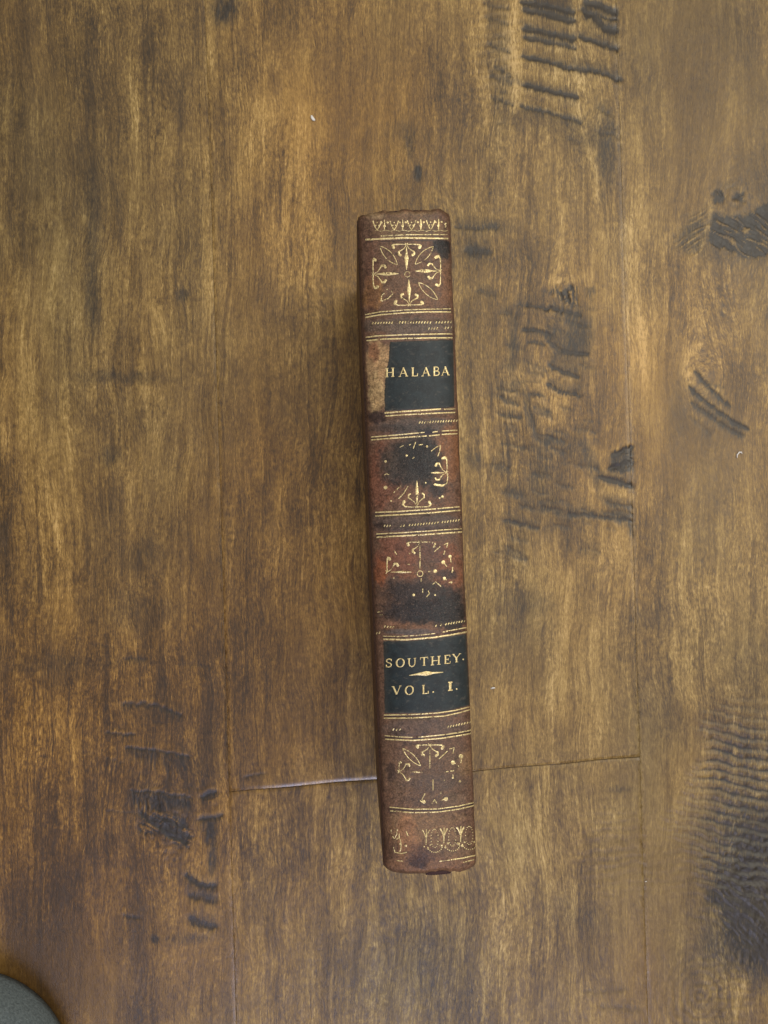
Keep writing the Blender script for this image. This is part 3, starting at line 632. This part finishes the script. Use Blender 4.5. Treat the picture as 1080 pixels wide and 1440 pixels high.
for s in (-1, 1):       # worked endbands at head and tail
    n = 24; k = 8; V = []; 
    yy0 = s*(LEN/2-0.85) if s > 0 else -(LEN/2-0.25)
    for i in range(n+1):
        x = -6.5+13*i/n + (1.2 if s < 0 else 0); z = float(spine_z(np.array(x), np.array(0.)))-1.75
        if s < 0: x = -1.5+6.6*i/n+0.0
        r = 0.75*(1+.12*math.sin(i*2.6))
        for j in range(k):
            a = 2*math.pi*j/k; V.append((skew(x, z), yy0+r*math.cos(a), z+r*math.sin(a)))
    F = [(i*k+j, i*k+(j+1) % k, (i+1)*k+(j+1) % k, (i+1)*k+j) for i in range(n) for j in range(k)]
    F += [tuple(range(k))[::-1], tuple(n*k+j for j in range(k))]
    mesh_obj('endband', V, F, M_BAND, book)

# ---- tooling: ribbons laid on the spine, authored in the photo's rows and columns
class Tool:
    def __init__(s): s.V = []; s.F = []
    def ribbon(s, pts, width, dome=0.05, base=0.035, step=1.0):
        """pts: list of (x, y[, w]) photo coords; width px."""
        P = [(p[0], p[1], p[2] if len(p) > 2 else width) for p in pts]
        out = []
        for a, b in zip(P[:-1], P[1:]):
            n = max(1, int(math.hypot(b[0]-a[0], b[1]-a[1])/step))
            for i in range(n): t = i/n; out.append([a[k]+(b[k]-a[k])*t for k in range(3)])
        out.append(list(P[-1])); A = np.array(out)
        T = np.gradient(A[:, :2], axis=0); T /= np.linalg.norm(T, axis=1, keepdims=True)+1e-9
        Nn = np.stack([-T[:, 1], T[:, 0]], 1)
        j = (fbm(A[:, 0]/2.3, A[:, 1]/2.3, 7, 2)-.5)*.35+1
        rows = []
        for o, l in ((-.5, base), (-.25, base+dome), (.25, base+dome), (.5, base)):
            q = A[:, :2]+Nn*(o*A[:, 2]*j)[:, None]
            x, y = pix(q[:, 0], q[:, 1]); rows.append(lift(x, y, np.full(len(x), l)))
        b0 = len(s.V); n = len(A); R = np.stack(rows, 1)
        s.V += [tuple(v) for v in R.reshape(-1, 3)]
        for i in range(n-1):
            for k in range(3): s.F.append((b0+i*4+k, b0+i*4+k+1, b0+(i+1)*4+k+1, b0+(i+1)*4+k))
        return s
    def disc(s, cx, cy, rx, ry=None, base=0.035, n=10):
        ry = ry or rx
        a = np.arange(n)*2*math.pi/n
        x, y = pix(np.append(cx+rx*np.cos(a), cx), np.append(cy+ry*np.sin(a), cy))
        d = np.full(n+1, base); d[-1] = base+.09
        R = lift(x, y, d); b0 = len(s.V); s.V += [tuple(v) for v in R]
        s.F += [(b0+i, b0+(i+1) % n, b0+n) for i in range(n)]
        return s
    def build(s, name, mat, parent=None, label=None):
        o = mesh_obj(name, s.V, s.F, mat, parent)
        bm = bmesh.new(); bm.from_mesh(o.data); bm.normal_update()
        if sum(f.normal.z*f.calc_area() for f in bm.faces) < 0:
            bmesh.ops.reverse_faces(bm, faces=bm.faces[:]); bm.to_mesh(o.data)
        bm.free()
        if label: o['label'] = label
        return o
def bez(p0, p1, p2, n=8, w0=None, w1=None):
    r = []
    for i in range(n+1):
        t = i/n; q = [(1-t)**2*p0[k]+2*t*(1-t)*p1[k]+t*t*p2[k] for k in (0, 1)]
        if w0 is not None: q.append(w0+(w1-w0)*t)
        r.append(tuple(q))
    return r

# gilt rules (double fillets) - each fillet an object
RULES = [
 ([(514,337),(545,335.5),(571,334.4),(630,335.5)],2.4,0), ([(535,332),(571,330),(629,329.8)],1.5,1),
 ([(513.5,442.5),(535,438.5),(571,435.8),(600,434.8),(634,434.2)],1.5,1), ([(514,446.4),(535,442.6),(571,439.6),(600,438.6),(634,438.6)],1.9,0),
 ([(514.5,474.5),(530,472.3),(571,470.6),(636,469.5)],1.8,0), ([(515.5,479),(540,476.8),(590,475.4),(636,475)],1.9,0),
 ([(541,580.8),(570,578.4),(595,577),(620,575.2)],2.2,0), ([(624,575.6),(640,575)],1.3,1), ([(542,585),(580,582.6),(610,581.2),(640,580)],1.9,0),
 ([(522,614.6),(560,611.5),(597,608)],1.7,0), ([(608,608),(615.5,607)],1.8,0), ([(621,606.2),(643,605)],1.8,0),
 ([(522,618.6),(560,615.6),(600,613)],1.8,1), ([(603,613),(618,611.5)],1.8,0), ([(621,611),(643,609.8)],1.8,0),
 ([(528,720.6),(560,719.3),(613,715.6)],1.8,0), ([(615,715.4),(646,712.6)],1.8,0), ([(528,725.6),(570,723.4),(610,720.8),(647,717.6)],2.0,0),
 ([(529,751),(564,749.2),(600,746.9),(649,743.6)],1.6,1), ([(529.3,755.4),(570,753.3),(610,751),(649.5,748)],2.1,0),
 ([(539,894.6),(560,895),(587,893.4),(612,890.8)],1.3,1), ([(622,889),(655.5,882.4)],1.7,0), ([(539,898.8),(571,899.6),(610,896.4),(635,892.8),(656,888.6)],2.1,0),
 ([(540,1005.5),(575,1005),(615.5,1002.6),(640,999.2),(661,993.8)],1.6,0), ([(540,1010),(580,1009.6),(624,1007),(645,1002.6),(661.8,997.6)],1.7,0),
 ([(541,1034.4),(560,1036.2),(581,1037)],1.4,1), ([(588,1036.8),(625,1033.2),(648,1029.8),(663,1026.6)],1.8,0), ([(542,1039.5),(580,1041.2),(620,1038.4),(648,1034.2),(664.5,1030.8)],1.9,0),
 ([(548,1135),(580,1138),(615.5,1137.6),(645,1133.6),(667,1128.4)],1.5,0), ([(549,1140.2),(580,1142.8),(615.5,1142),(645,1138),(667,1132.6)],1.6,1),
 ([(617.8,1211.2),(633,1209.4)],1.2,1), ([(634.4,1209.2),(652,1206.5),(668,1202.8)],1.8,0), ([(651,1212.8),(667,1208.8)],1.3,1), ([(558,1210),(567,1211)],1.3,1),
]
for pts, wd, worn in RULES:
    Tool().ribbon(pts, wd).build('gilt_fillet', M_GOLDW if worn else M_GOLD, spine)
# dark blind lines between / beside the gilt fillets
for pts, wd in (([(514,444.4),(535,440.6),(571,437.7),(634,436.4)],1.5), ([(515,476.8),(540,474.4),(600,473),(636,472.3)],1.7), ([(541,583),(580,580.6),(640,577.6)],1.6), ([(522,616.6),(560,613.5),(600,610.6),(643,607.4)],1.6),
  ([(528,723),(570,721.3),(647,715.2)],1.8), ([(529,753.2),(570,751.2),(649,745.9)],1.6), ([(539,896.8),(571,897.4),(610,894),(656,885.6)],1.8), ([(540,1007.8),(580,1007.3),(624,1004.6),(661.5,995.8)],1.6), ([(541,1037),(580,1039),(620,1036),(664,1028.8)],1.8), ([(548,1137.8),(580,1140.4),(615.5,1139.8),(667,1130.6)],1.6), ([(514,340.5),(571,338),(630,338.5)],1.2)):
    Tool().ribbon(pts, wd, 0.0, 0.02).build('blind_fillet', M_BLIND, spine)
# dotted rolls: rows of small slanting ticks
for (x0, y0), (x1, y1), dens in (((524,454.6),(551,454),.75),((562,453.4),(601,453.6),1),((605,454),(634,453.2),1),((590,594.4),(642,591.8),1),((533,739),(552,740),.7),((564,739.6),(615.5,735.2),1),((622,734.4),(645,731.8),1),
   ((541,881),(561,883),.8),((613,880),(620,879),.9),((627,878),(653,873.6),1),((630,1022.2),(661,1016),1),((553,1026),(567,1026),.8),((599,462.5),(634,461),.5),((530,890.5),(541,888.5),.6)):
    t = Tool(); L = math.hypot(x1-x0, y1-y0); n = int(L/3.7)
    for i in range(n+1):
        if random.random() > dens*.95: continue
        f = i/max(n, 1); x = x0+(x1-x0)*f; y = y0+(y1-y0)*f
        t.ribbon([(x+.9, y-1.6), (x-.7, y+1.3)], 1.5, step=1.4)
    t.build('gilt_bead_roll', M_GOLD if dens == 1 else M_GOLDW, spine)

def Z1(z0): return lambda X, Y: (460+X/4.5, z0+Y/4.5)
def fleuron(z, P, d, spear=(15, 160), W=23, balls=((-85, 18), (-48, 62), (48, 62), (85, 18)), mat=None, br=15, spearw=1.0):
    """palmette: spear and curled arms. P, lengths in 4.5x zoom units; d = inward direction; balls = (sideways, inward)."""
    t = Tool(); dx, dy = d; nx, ny = -dy, dx
    g = lambda a, b: z(P[0]+nx*a+dx*b, P[1]+ny*a+dy*b)
    if spear:
        a, b = spear; m = (a+b)/2
        q = [(*g(0, a), .7), (*g(0, a+(m-a)*.5), W*.5/4.5*spearw), (*g(0, m), W/4.5*spearw), (*g(0, m+(b-m)*.5), W*.7/4.5*spearw), (*g(0, b), .7)]
        t.ribbon(q, 1, step=1.0)
    for sx, sy in balls:
        outer = abs(sx) > 1.1*abs(sy)
        if outer: q = [(0, 2, 1.0), (sx*.30, -sy*.10, 1.2), (sx*.62, -sy*.05, 1.5), (sx*.90, sy*.02, 2.0), (sx*1.05, sy*.45, 3.4), (sx*.95, sy*1.15, 4.2)]
        else: q = [(sx*.04, 4, .9), (sx*.30, sy*.40, 1.1), (sx*.72, sy*.62, 1.5), (sx*1.02, sy*.74, 2.5), (sx*1.0, sy*1.0, 3.3), (sx*.80, sy*1.08, 2.4)]
        t.ribbon([(*g(a, b), w_*br/15) for a, b, w_ in q], 1, step=.8)
        t.disc(*g(q[-1][0], q[-1][1]), br/4.5*.55)
    for s in (-1, 1): t.ribbon([g(0, 0), g(s*10, -9)], 1.2)
    return t.build('gilt_palmette', mat or M_GOLD, spine)
def petal(z, a, b, w=24, mat=None, lw=1.15, part=(0, 1), vein=True):
    t = Tool(); ax, ay = a; bx, by = b; L = math.hypot(bx-ax, by-ay); ux, uy = (bx-ax)/L, (by-ay)/L
    for s in (-1, 1):
        q = []
        for i in range(13):
            f = part[0]+(part[1]-part[0])*i/12; o = s*w*math.sin(math.pi*f)**.8
            q.append(z(ax+ux*L*f-uy*o, ay+uy*L*f+ux*o))
        t.ribbon(q, lw, step=1.1)
    return t.build('gilt_petal', mat or M_GOLD, spine)
def strokes(z, name, lines, balls=(), mat=None):
    t = Tool()
    for ln in lines: t.ribbon([z(*p) for p in ln], 1.35, step=.9)
    for x, y, r in balls: t.disc(*z(x, y), r/4.5)
    return t.build(name, mat or M_GOLD, spine)
def ring(z, cx, cy, r, mat, lw=1.0):
    return Tool().ribbon([z(cx+r*math.cos(a), cy+r*math.sin(a)) for a in np.linspace(0, 2*math.pi, 22)], lw, step=.7).build('gilt_ring', mat, spine)

z = Z1(270)                                    # panel 1
fleuron(z, (502, 332), (0, 1)); fleuron(z, (292, 520), (1, -.02), balls=((-92, 14), (-52, 72), (52, 72), (84, 24))); fleuron(z, (716, 500), (-1, 0), balls=((-90, 22), (-46, 68), (46, 72), (90, 26)))
fleuron(z, (520, 714), (-.02, -1), balls=((-88, 22), (-50, 64), (52, 58), (82, 14)))
petal(z, (335, 343), (443, 460)); petal(z, (671, 346), (557, 457)); petal(z, (578, 573), (699, 682), 22, M_GOLDW)
strokes(z, 'gilt_petal', [[(340,690),(345,655),(362,640)],[(345,690),(385,675),(418,642)],[(375,618),(385,615)],[(405,625),(418,640)]], mat=M_GOLDW)
ring(z, 508, 521, 17, M_GOLDW, .9)
# head roll of tulips
def tulip(z, x, y, s=1, dots=True, mat=None, up=-1):
    t = Tool()
    t.ribbon([z(x-22*s, y+up*62*s), z(x-17*s, y+up*30*s), z(x-4*s, y+up*4*s), z(x, y)], 1.3, step=.9)
    t.ribbon([z(x+22*s, y+up*66*s), z(x+19*s, y+up*32*s), z(x+6*s, y+up*5*s), z(x, y)], 1.3, step=.9)
    t.ribbon([z(x+34*s, y+up*40*s), z(x+36*s, y)], 1.5, step=.9)
    if dots:
        for dx, dy in ((12, 44), (44, 40), (30, 20)): t.disc(*z(x+dx*s, y+up*dy*s), 6/4.5)
    return t.build('gilt_tulip', mat or M_GOLD, spine)
for i, x in enumerate((316, 424, 534, 655)):
    t = Tool()
    for sg in (-1, 1):
        t.ribbon([(*z(x+sg*27, 183-i), 1.9), (*z(x+sg*20, 205-i), 1.6), (*z(x+sg*7, 232-i), 1.3), (*z(x, 240-i), 1.2)], 1, step=.9)
    for dx, dy in ((-9, 212), (9, 212), (0, 194)): t.disc(*z(x+dx, dy-i), 1.0)
    t.build('gilt_tulip', M_GOLDW if i == 2 else M_GOLD, spine)
for i, x in enumerate((362, 477, 592, 705)):
    t = Tool(); k = 1 if i < 2 else 1.5
    t.ribbon([(*z(x, 176-i), .9*k), (*z(x+2, 205-i), 1.7*k), (*z(x, 240-i), 1.1*k)], 1, step=.9)
    for dx, dy in ((-18, 193), (20, 193)): t.disc(*z(x+dx, dy-i), 1.5)
    t.disc(*z(x, 216-i), 1.9); t.build('gilt_bud', M_GOLD, spine)
strokes(z, 'gilt_bud', [[(742,200),(752,215),(746,225)]], [(750,200,6)], M_GOLDW)
Tool().ribbon([z(x, 250-8*abs(math.sin(x*.055))) for x in range(305, 765, 12)], .8, step=1.4).build('gilt_scallop', M_GOLDW, spine)
z = Z1(560)                                    # panel 3
fleuron(z, (757, 472), (-1, 0), spear=(12, 104), W=14, balls=((-78, 68), (-44, 66), (94, 22), (58, 64))); fleuron(z, (568, 686), (0, -1), spear=(14, 165), W=22, balls=((-84, 30), (-52, 74), (44, 76), (82, 26)), br=13)
strokes(z, 'gilt_petal', [[(658,335),(690,310),(718,298)],[(718,298),(712,335),(700,368)]])
strokes(z, 'gilt_petal', [[(420,600),(440,578),(468,553)],[(452,636),(485,602),(512,555)]], mat=M_GOLDW)
strokes(z, 'worn_gilt_fleck', [[(460,310),(486,298)],[(518,298),(530,290)],[(545,318),(560,278)],[(580,296),(606,292)],[(362,486),(376,478),(392,484)],[(540,382),(552,372)]], [(632,305,7),(370,400,8),(370,565,12),(503,363,7),(405,650,6),(623,535,6),(730,625,10),(712,632,6)])
z = Z1(560)                                    # panel 4
fleuron(z, (587, 912), (0, 1), spear=(20, 170), W=11, balls=((-92, 24), (45, 62), (76, 16)), br=14, mat=M_GOLDW)
fleuron(z, (380, 1100), (1, 0), spear=(22, 155), W=14, balls=((-86, 14), (-52, 62)), br=16)
strokes(z, 'gilt_palmette', [[(780,1005),(784,1040)],[(738,1040),(757,1065)],[(740,1140),(755,1150)],[(770,1168),(790,1160)],[(640,1098),(652,1096)],[(795,1068),(790,1105)]], [(778,1002,11),(735,1038,12),(684,1095,12),(742,1141,11),(785,1165,9),(795,1092,5)])
strokes(z, 'gilt_petal', [[(678,972),(696,955),(716,938)],[(738,928),(764,916),(756,945)],[(745,965),(738,990)]], mat=M_GOLDW)
strokes(z, 'gilt_petal', [[(668,1178),(688,1162),(722,1192)]], mat=M_GOLDW)
strokes(z, 'worn_gilt_fleck', [[(548,1238),(556,1252)],[(640,1218),(646,1238),(628,1258)],[(605,1205),(604,1232)],[(595,1140),(595,1160)],[(508,1050),(522,1052)],[(425,965),(440,990)],[(520,980),(532,996)],[(320,1355),(348,1345)],[(332,1372),(350,1368)]], [(548,1245,9),(420,1138,6),(683,1245,6)], mat=M_GOLDW)
ring(z, 588, 1110, 18, M_GOLD, 1.2)
z = Z1(1000)                                   # panel 5
fleuron(z, (650, 215), (0, 1), spear=(28, 148), W=9, balls=((-82, 18), (-50, 62), (48, 60), (80, 12)), br=15, mat=M_GOLDW)
fleuron(z, (455, 384), (1, .02), spear=(72, 150), W=10, balls=((-62, 8), (-50, 60), (52, 62)), br=12, mat=M_GOLDW)
petal(z, (478, 236), (591, 346), 18, M_GOLDW)
strokes(z, 'gilt_petal', [[(708,302),(735,278),(762,252)],[(772,240),(804,232),(796,268)]], mat=M_GOLDW)
strokes(z, 'gilt_palmette', [[(852,290),(846,328)],[(798,325),(812,332)],[(828,345),(840,356)],[(740,386),(768,382)],[(780,380),(802,377)],[(795,400),(800,426)],[(838,440),(846,448)]], [(847,286,14),(797,326,13),(840,444,7),(795,422,6)], mat=M_GOLDW)
strokes(z, 'gilt_palmette', [[(670,432),(670,500)],[(620,520),(600,560),(622,580)],[(664,586),(680,560),(694,586)],[(720,565),(756,552)],[(588,566),(606,580)],[(742,434),(740,444)],[(720,508),(720,522)]], [(612,574,12),(752,556,13)], mat=M_GOLDW)
# foot roll
for i, x in enumerate((626, 738, 845)):
    yo = -9*i; t = Tool(); k = (.7, 1, 1.15)[i]
    for sg in (-1, 1): t.ribbon([(*z(x+sg*24, 752+yo), 2.4*k), (*z(x+sg*13, 768+yo), 1.8*k), (*z(x+sg*2, 800+yo), 1.5*k)], 1, step=.9)
    t.ribbon([(*z(x+2, 745+yo), 1.2), (*z(x+1, 800+yo), 2.0*k), (*z(x, 845+yo), 1.2)], 1, step=.9)
    for dx, dy in ((-12, 858), (10, 870), (26, 846), (88, 846)): t.disc(*z(x+dx, dy+yo), 1.5*k)
    t.build('gilt_tulip', M_GOLDW if i == 0 else M_GOLD, spine)
    t = Tool()
    for a in np.linspace(0, 2*math.pi, 19)[:-1]: t.disc(*z(x+54+23*math.cos(a), 805+yo+58*math.sin(a)), .72)
    for a in np.linspace(.25, 2.9, 10): t.disc(*z(x+56+46*math.cos(a), 852+yo+42*math.sin(a)), .85)
    t.build('gilt_dotted_oval', M_GOLD, spine)
tulip(z, 424, 806, .9, False, mat=M_GOLDW)
strokes(z, 'gilt_tulip', [[(450+18*math.cos(a), 850+48*math.sin(a)) for a in np.linspace(-2.2, 1.9, 10)],[(500,760),(512,790)],[(420,860),(428,892),(470,902),(505,892)]], [(498,852,7),(462,840,6)], mat=M_GOLDW)

# ---- title labels
def label_piece(edge_l, edge_r, top, bot, name, text):
    """edge_l/r: x as function of row fraction; top/bot: y as function of column fraction."""
    nr, nc = 90, 60
    f = np.linspace(0, 1, nr)[:, None]; g = np.linspace(0, 1, nc)[None, :]
    xl = np.interp(f, *edge_l); xr = np.interp(f, *edge_r); yt = np.interp(g, *top); yb = np.interp(g, *bot)
    X = xl+(xr-xl)*g; Y = yt+(yb-yt)*f
    X = X + 1.2*(fbm(X/5, Y/2.4, 33, 3)-.5)*np.where(g < .5, 1, .35)*np.abs(2*g-1)**6*2.2
    Y = Y + 1.4*(fbm(X/4, Y/4, 37, 2)-.5)*np.abs(2*f-1)**10
    x, y = pix(X, Y)
    e = np.minimum(np.minimum(f, 1-f)*nr, np.minimum(g, 1-g)*nc*.8)
    d = np.where(e < .6, -0.08, 0.11+0.05*(fbm(X/6, Y/6, 40, 3)-.5))
    P = lift(x, y, d).reshape(-1, 3)
    o = fast_grid(name, P, nr, nc, M_LABEL, spine, flip=True)
    sc = np.exp(-e/1.6)*.6 + .5*sstep(.66, .8, fbm(X/5, Y/3.5, 45, 4))
    fattr(o, 'scuff', np.clip(sc, 0, 1)*np.ones_like(X))
    if text: o['label'] = text
    return o
lab1 = label_piece(([0,.25,.35,.6,.8,1],[547.5,546,544,541,539.6,540.5]), ([0,1],[638.2,639.8]), ([0,1],[480.2,477.2]), ([0,.5,1],[579,576,573]), 'title_label', 'torn dark green label lettered in gold, its left end lost')
lab2 = label_piece(([0,1],[538.6,540]), ([0,1],[657,662]), ([0,.3,.6,1],[901,901,898,890.5]), ([0,.4,.7,1],[1003.6,1003,1001,992]), 'title_label', 'dark green label lettered in gold with author and volume')

# ---- roman capitals: strokes in a unit box (x 0..1, y 0 = top .. 1 = baseline); (points, width)
TK, TN = .17, .075
def serif(x, y, w=.17): return ([(x-w, y), (x+w, y)], .07)
GL = {
 'H': [([(.2,0),(.2,1)],TK),([(.82,0),(.82,1)],TK),([(.2,.5),(.82,.5)],TN),serif(.2,.02),serif(.2,.98),serif(.82,.02),serif(.82,.98)],
 'A': [([(.5,0),(.12,1)],TN),([(.48,0),(.86,1)],TK),([(.27,.65),(.7,.65)],TN),serif(.12,.98,.13),serif(.86,.98,.15)],
 'L': [([(.25,0),(.25,1)],TK),([(.12,.97),(.85,.97)],.09),([(.88,.7),(.86,.99)],.10),serif(.25,.02)],
 'B': [([(.22,0),(.22,1)],TK),([(.1,.02),(.5,.02),(.72,.08),(.78,.24),(.7,.4),(.5,.47),(.22,.47)],.10),([(.5,.47),(.78,.54),(.88,.72),(.78,.92),(.55,.98),(.1,.98)],.12)],
 'S': [([(.82,.28),(.78,.1),(.52,.02),(.27,.09),(.2,.27),(.35,.43),(.66,.54),(.82,.72),(.74,.92),(.48,.99),(.24,.92),(.16,.7)],.12),([(.82,.04),(.83,.3)],.07),([(.17,.68),(.17,.98)],.07)],
 'O': [([(.5+.40*math.cos(a),.5+.48*math.sin(a), .07+.10*abs(math.cos(a))) for a in np.linspace(0,2*math.pi,22)],.12)],
 'U': [([(.2,0),(.2,.62),(.27,.85),(.5,.98),(.72,.88),(.82,.62),(.82,0)],.11),([(.2,0),(.2,.65)],.15),serif(.2,.02,.16),serif(.82,.02,.13)],
 'T': [([(.5,0),(.5,1)],TK),([(.05,.03),(.95,.03)],.08),([(.06,.0),(.06,.24)],.07),([(.94,.0),(.94,.24)],.07),serif(.5,.98)],
 'E': [([(.24,0),(.24,1)],TK),([(.1,.03),(.84,.03),(.84,.24)],.08),([(.24,.5),(.62,.5)],.08),([(.62,.38),(.62,.62)],.06),([(.1,.97),(.86,.97),(.9,.72)],.08)],
 'Y': [([(.1,0),(.5,.52)],.15),([(.9,0),(.5,.52)],TN),([(.5,.5),(.5,1)],TK),serif(.1,.02,.15),serif(.9,.02,.13),serif(.5,.98)],
 'V': [([(.12,0),(.5,1)],TK),([(.9,0),(.5,1)],TN),serif(.12,.02,.15),serif(.9,.02,.12)],
 'I': [([(.5,0),(.5,1)],.26),([(.02,.02),(.98,.02)],.14),([(.02,.98),(.98,.98)],.14)],
}
def letter(ch, x0, y0, x1, y1, parent, shear=-.045):
    t = Tool(); W = x1-x0; Hh = y1-y0; cx = (x0+x1)/2
    for k, (pts, wd) in enumerate(GL[ch]):
        q = [(x0+p[0]*W, y0+p[1]*Hh+shear*(x0+p[0]*W-cx), (p[2] if len(p) > 2 else wd)*12.8*(.66 if ch == 'I' and wd > .3 else 1)) for p in pts]
        t.ribbon(q, 1, dome=.05, base=.20+.004*k, step=.8)
    return t.build('gilt_letter', M_GOLDL, parent)
def dot(x, y, parent): Tool().disc(x, y, 1.15, base=.2).build('gilt_full_stop', M_GOLDL, parent)
# children of the spine's label would be a fourth level, so letters hang on the spine beside the labels
for ch, x0, x1, y0, y1 in (('H',541.5,554.8,517.6,530.2),('A',560.6,573.8,517.2,529.6),('L',577.6,588.4,517,529.2),('A',592.6,605,516.6,529),('B',608.2,618.6,516,528.4),('A',619.8,631.8,515.6,528)):
    letter(ch, x0, y0, x1, y1, spine)
for ch, x0, x1, y0, y1 in (('S',541.6,552.6,926.2,938),('O',556.4,569.4,925.8,938),('U',572.6,585.8,925.6,937.6),('T',590.4,602.2,924,935.8),('H',605,619.4,922.8,934.8),('E',623.6,634,921,933.2),('Y',635.6,647.4,919.4,931)):
    letter(ch, x0, y0, x1, y1, spine, -.09)
dot(650.8, 927.2, spine)
for ch, x0, x1, y0, y1 in (('V',551.6,564.4,964.6,976.4),('O',569,582.2,964.2,976.8),('L',592.6,603.6,963,975.4),('I',629.6,636,959.2,970.8)):
    letter(ch, x0, y0, x1, y1, spine, -.09)
dot(609, 973, spine); dot(641.8, 968.8, spine)
Tool().ribbon([(575.5,949.6,.8),(588,947.8,2.6),(598,947,6.2),(609,946.2,2.8),(623,945.2,.8)],1,base=.2,step=.8).build('gilt_lozenge', M_GOLDL, spine)

# ------------------------------------------------------------------ SLIPPER in the lower left corner
slip = bpy.data.objects.new('slipper', None); COL.objects.link(slip)
tag(slip, 'pale grey-blue felt slipper whose rounded toe fills the bottom left corner', 'slipper')
zc = 18.0; sc = KPX*(CAM_H-zc)
tx, ty = (-66-540)*sc, (720-1538)*sc
slip.location = (tx*MM, ty*MM, 0); slip.rotation_euler = (0, 0, math.atan2(.77, .63))
def slipper_mesh():
    # own axes: +x = toe; origin = centre of the toe circle; R 36
    R = 36.0; V = []; n = 56; rings = 22; Ls = 215.0
    def outline(a):      # closed plan outline
        c, s = math.cos(a), math.sin(a)
        if c >= 0: return R*c, R*s*1.0
        x = Ls*c; t = -c
        wdt = R*(1+.10*math.sin(min(t, .5)*math.pi)-.22*math.sin(max(0, t-.25)*math.pi*1.1))
        return x, wdt*(abs(s)**.5)*(1 if s > 0 else -1)
    for r in range(rings+1):
        f = r/rings; zz = 4+ (46)*math.sin(f*math.pi/2); k = math.cos(f*math.pi/2)**.72 if f < 1 else 0
        bulge = 1+.02*math.sin(f*math.pi)
        for j in range(n):
            x, y = outline(2*math.pi*j/n); rise = 1.0+.35*sstep(0, 120, -x*1.0)
            V.append((x*k*bulge+(1-k)*(-40), y*k*bulge, 4+(zz-4)*float(rise)))
    F = []
    for r in range(rings):
        for j in range(n):
            q = [r*n+j, r*n+(j+1) % n, (r+1)*n+(j+1) % n, (r+1)*n+j]
            cx = sum(V[i][0] for i in q)/4
            if r > 9 and cx < -75: continue       # foot opening
            F.append(tuple(q))
    return V, F
V, F = slipper_mesh()
up = mesh_obj('upper', V, F, M_FELT, slip)
sm = up.modifiers.new('thickness', 'SOLIDIFY'); sm.thickness = .003; sm.offset = -1
n = 56; base = [(v[0]*1.0, v[1]*1.0) for v in V[:n]]
SV = [(x*.95, y*.95, 0) for x, y in base]+[(x*.97, y*.97, 1.5) for x, y in base]+[(x*.975, y*.975, 4.5) for x, y in base]
SF = [tuple(range(n))[::-1], tuple(range(2*n, 3*n))]+[(r*n+j, r*n+(j+1) % n, (r+1)*n+(j+1) % n, (r+1)*n+j) for r in (0, 1) for j in range(n)]
mesh_obj('sole', SV, SF, M_SOLE, slip, False)

# ------------------------------------------------------------------ small flecks on the boards
def fleck(u, v, pts, r, label):
    x0, y0 = fl(u, v); V = []; F = []; k = 6
    for i, (a, b) in enumerate(pts):
        a2, b2 = pts[min(i+1, len(pts)-1)]; a1, b1 = pts[max(i-1, 0)]
        dx, dy = (a2-a1), -(b2-b1); L = math.hypot(dx, dy) or 1; rr = r*(.55 if i in (0, len(pts)-1) else 1)
        for j in range(k):
            an = 2*math.pi*j/k
            V.append((a*FP-dy/L*rr*math.cos(an), -b*FP+dx/L*rr*math.cos(an), .35+rr*.7+rr*.7*math.sin(an)))
    for i in range(len(pts)-1):
        for j in range(k): F.append((i*k+j, i*k+(j+1) % k, (i+1)*k+(j+1) % k, (i+1)*k+j))
    F += [tuple(range(k))[::-1], tuple((len(pts)-1)*k+j for j in range(k))]
    o = mesh_obj('lint_fleck', V, F, M_LINT); o.location = (x0*MM, y0*MM, 0)
    tag(o, label, 'lint')
fleck(440, 167, [(-2,-4),(-1,-1),(1,2),(3,3)], .50, 'small white lint fleck on the floor above and left of the book')
fleck(1039, 640, [(-3,4),(-3,0),(0,-4),(3,-4),(4,-2)], .22, 'curled white lint thread on the right hand plank below the diagonal scratches')
fleck(693, 967, [(-3,1),(0,0),(3,0)], .30, 'tiny white lint speck right of the lower label of the book')
fleck(908, 1239, [(-1,0),(1,0)], .30, 'tiny white lint dot on the right hand plank low in the picture')
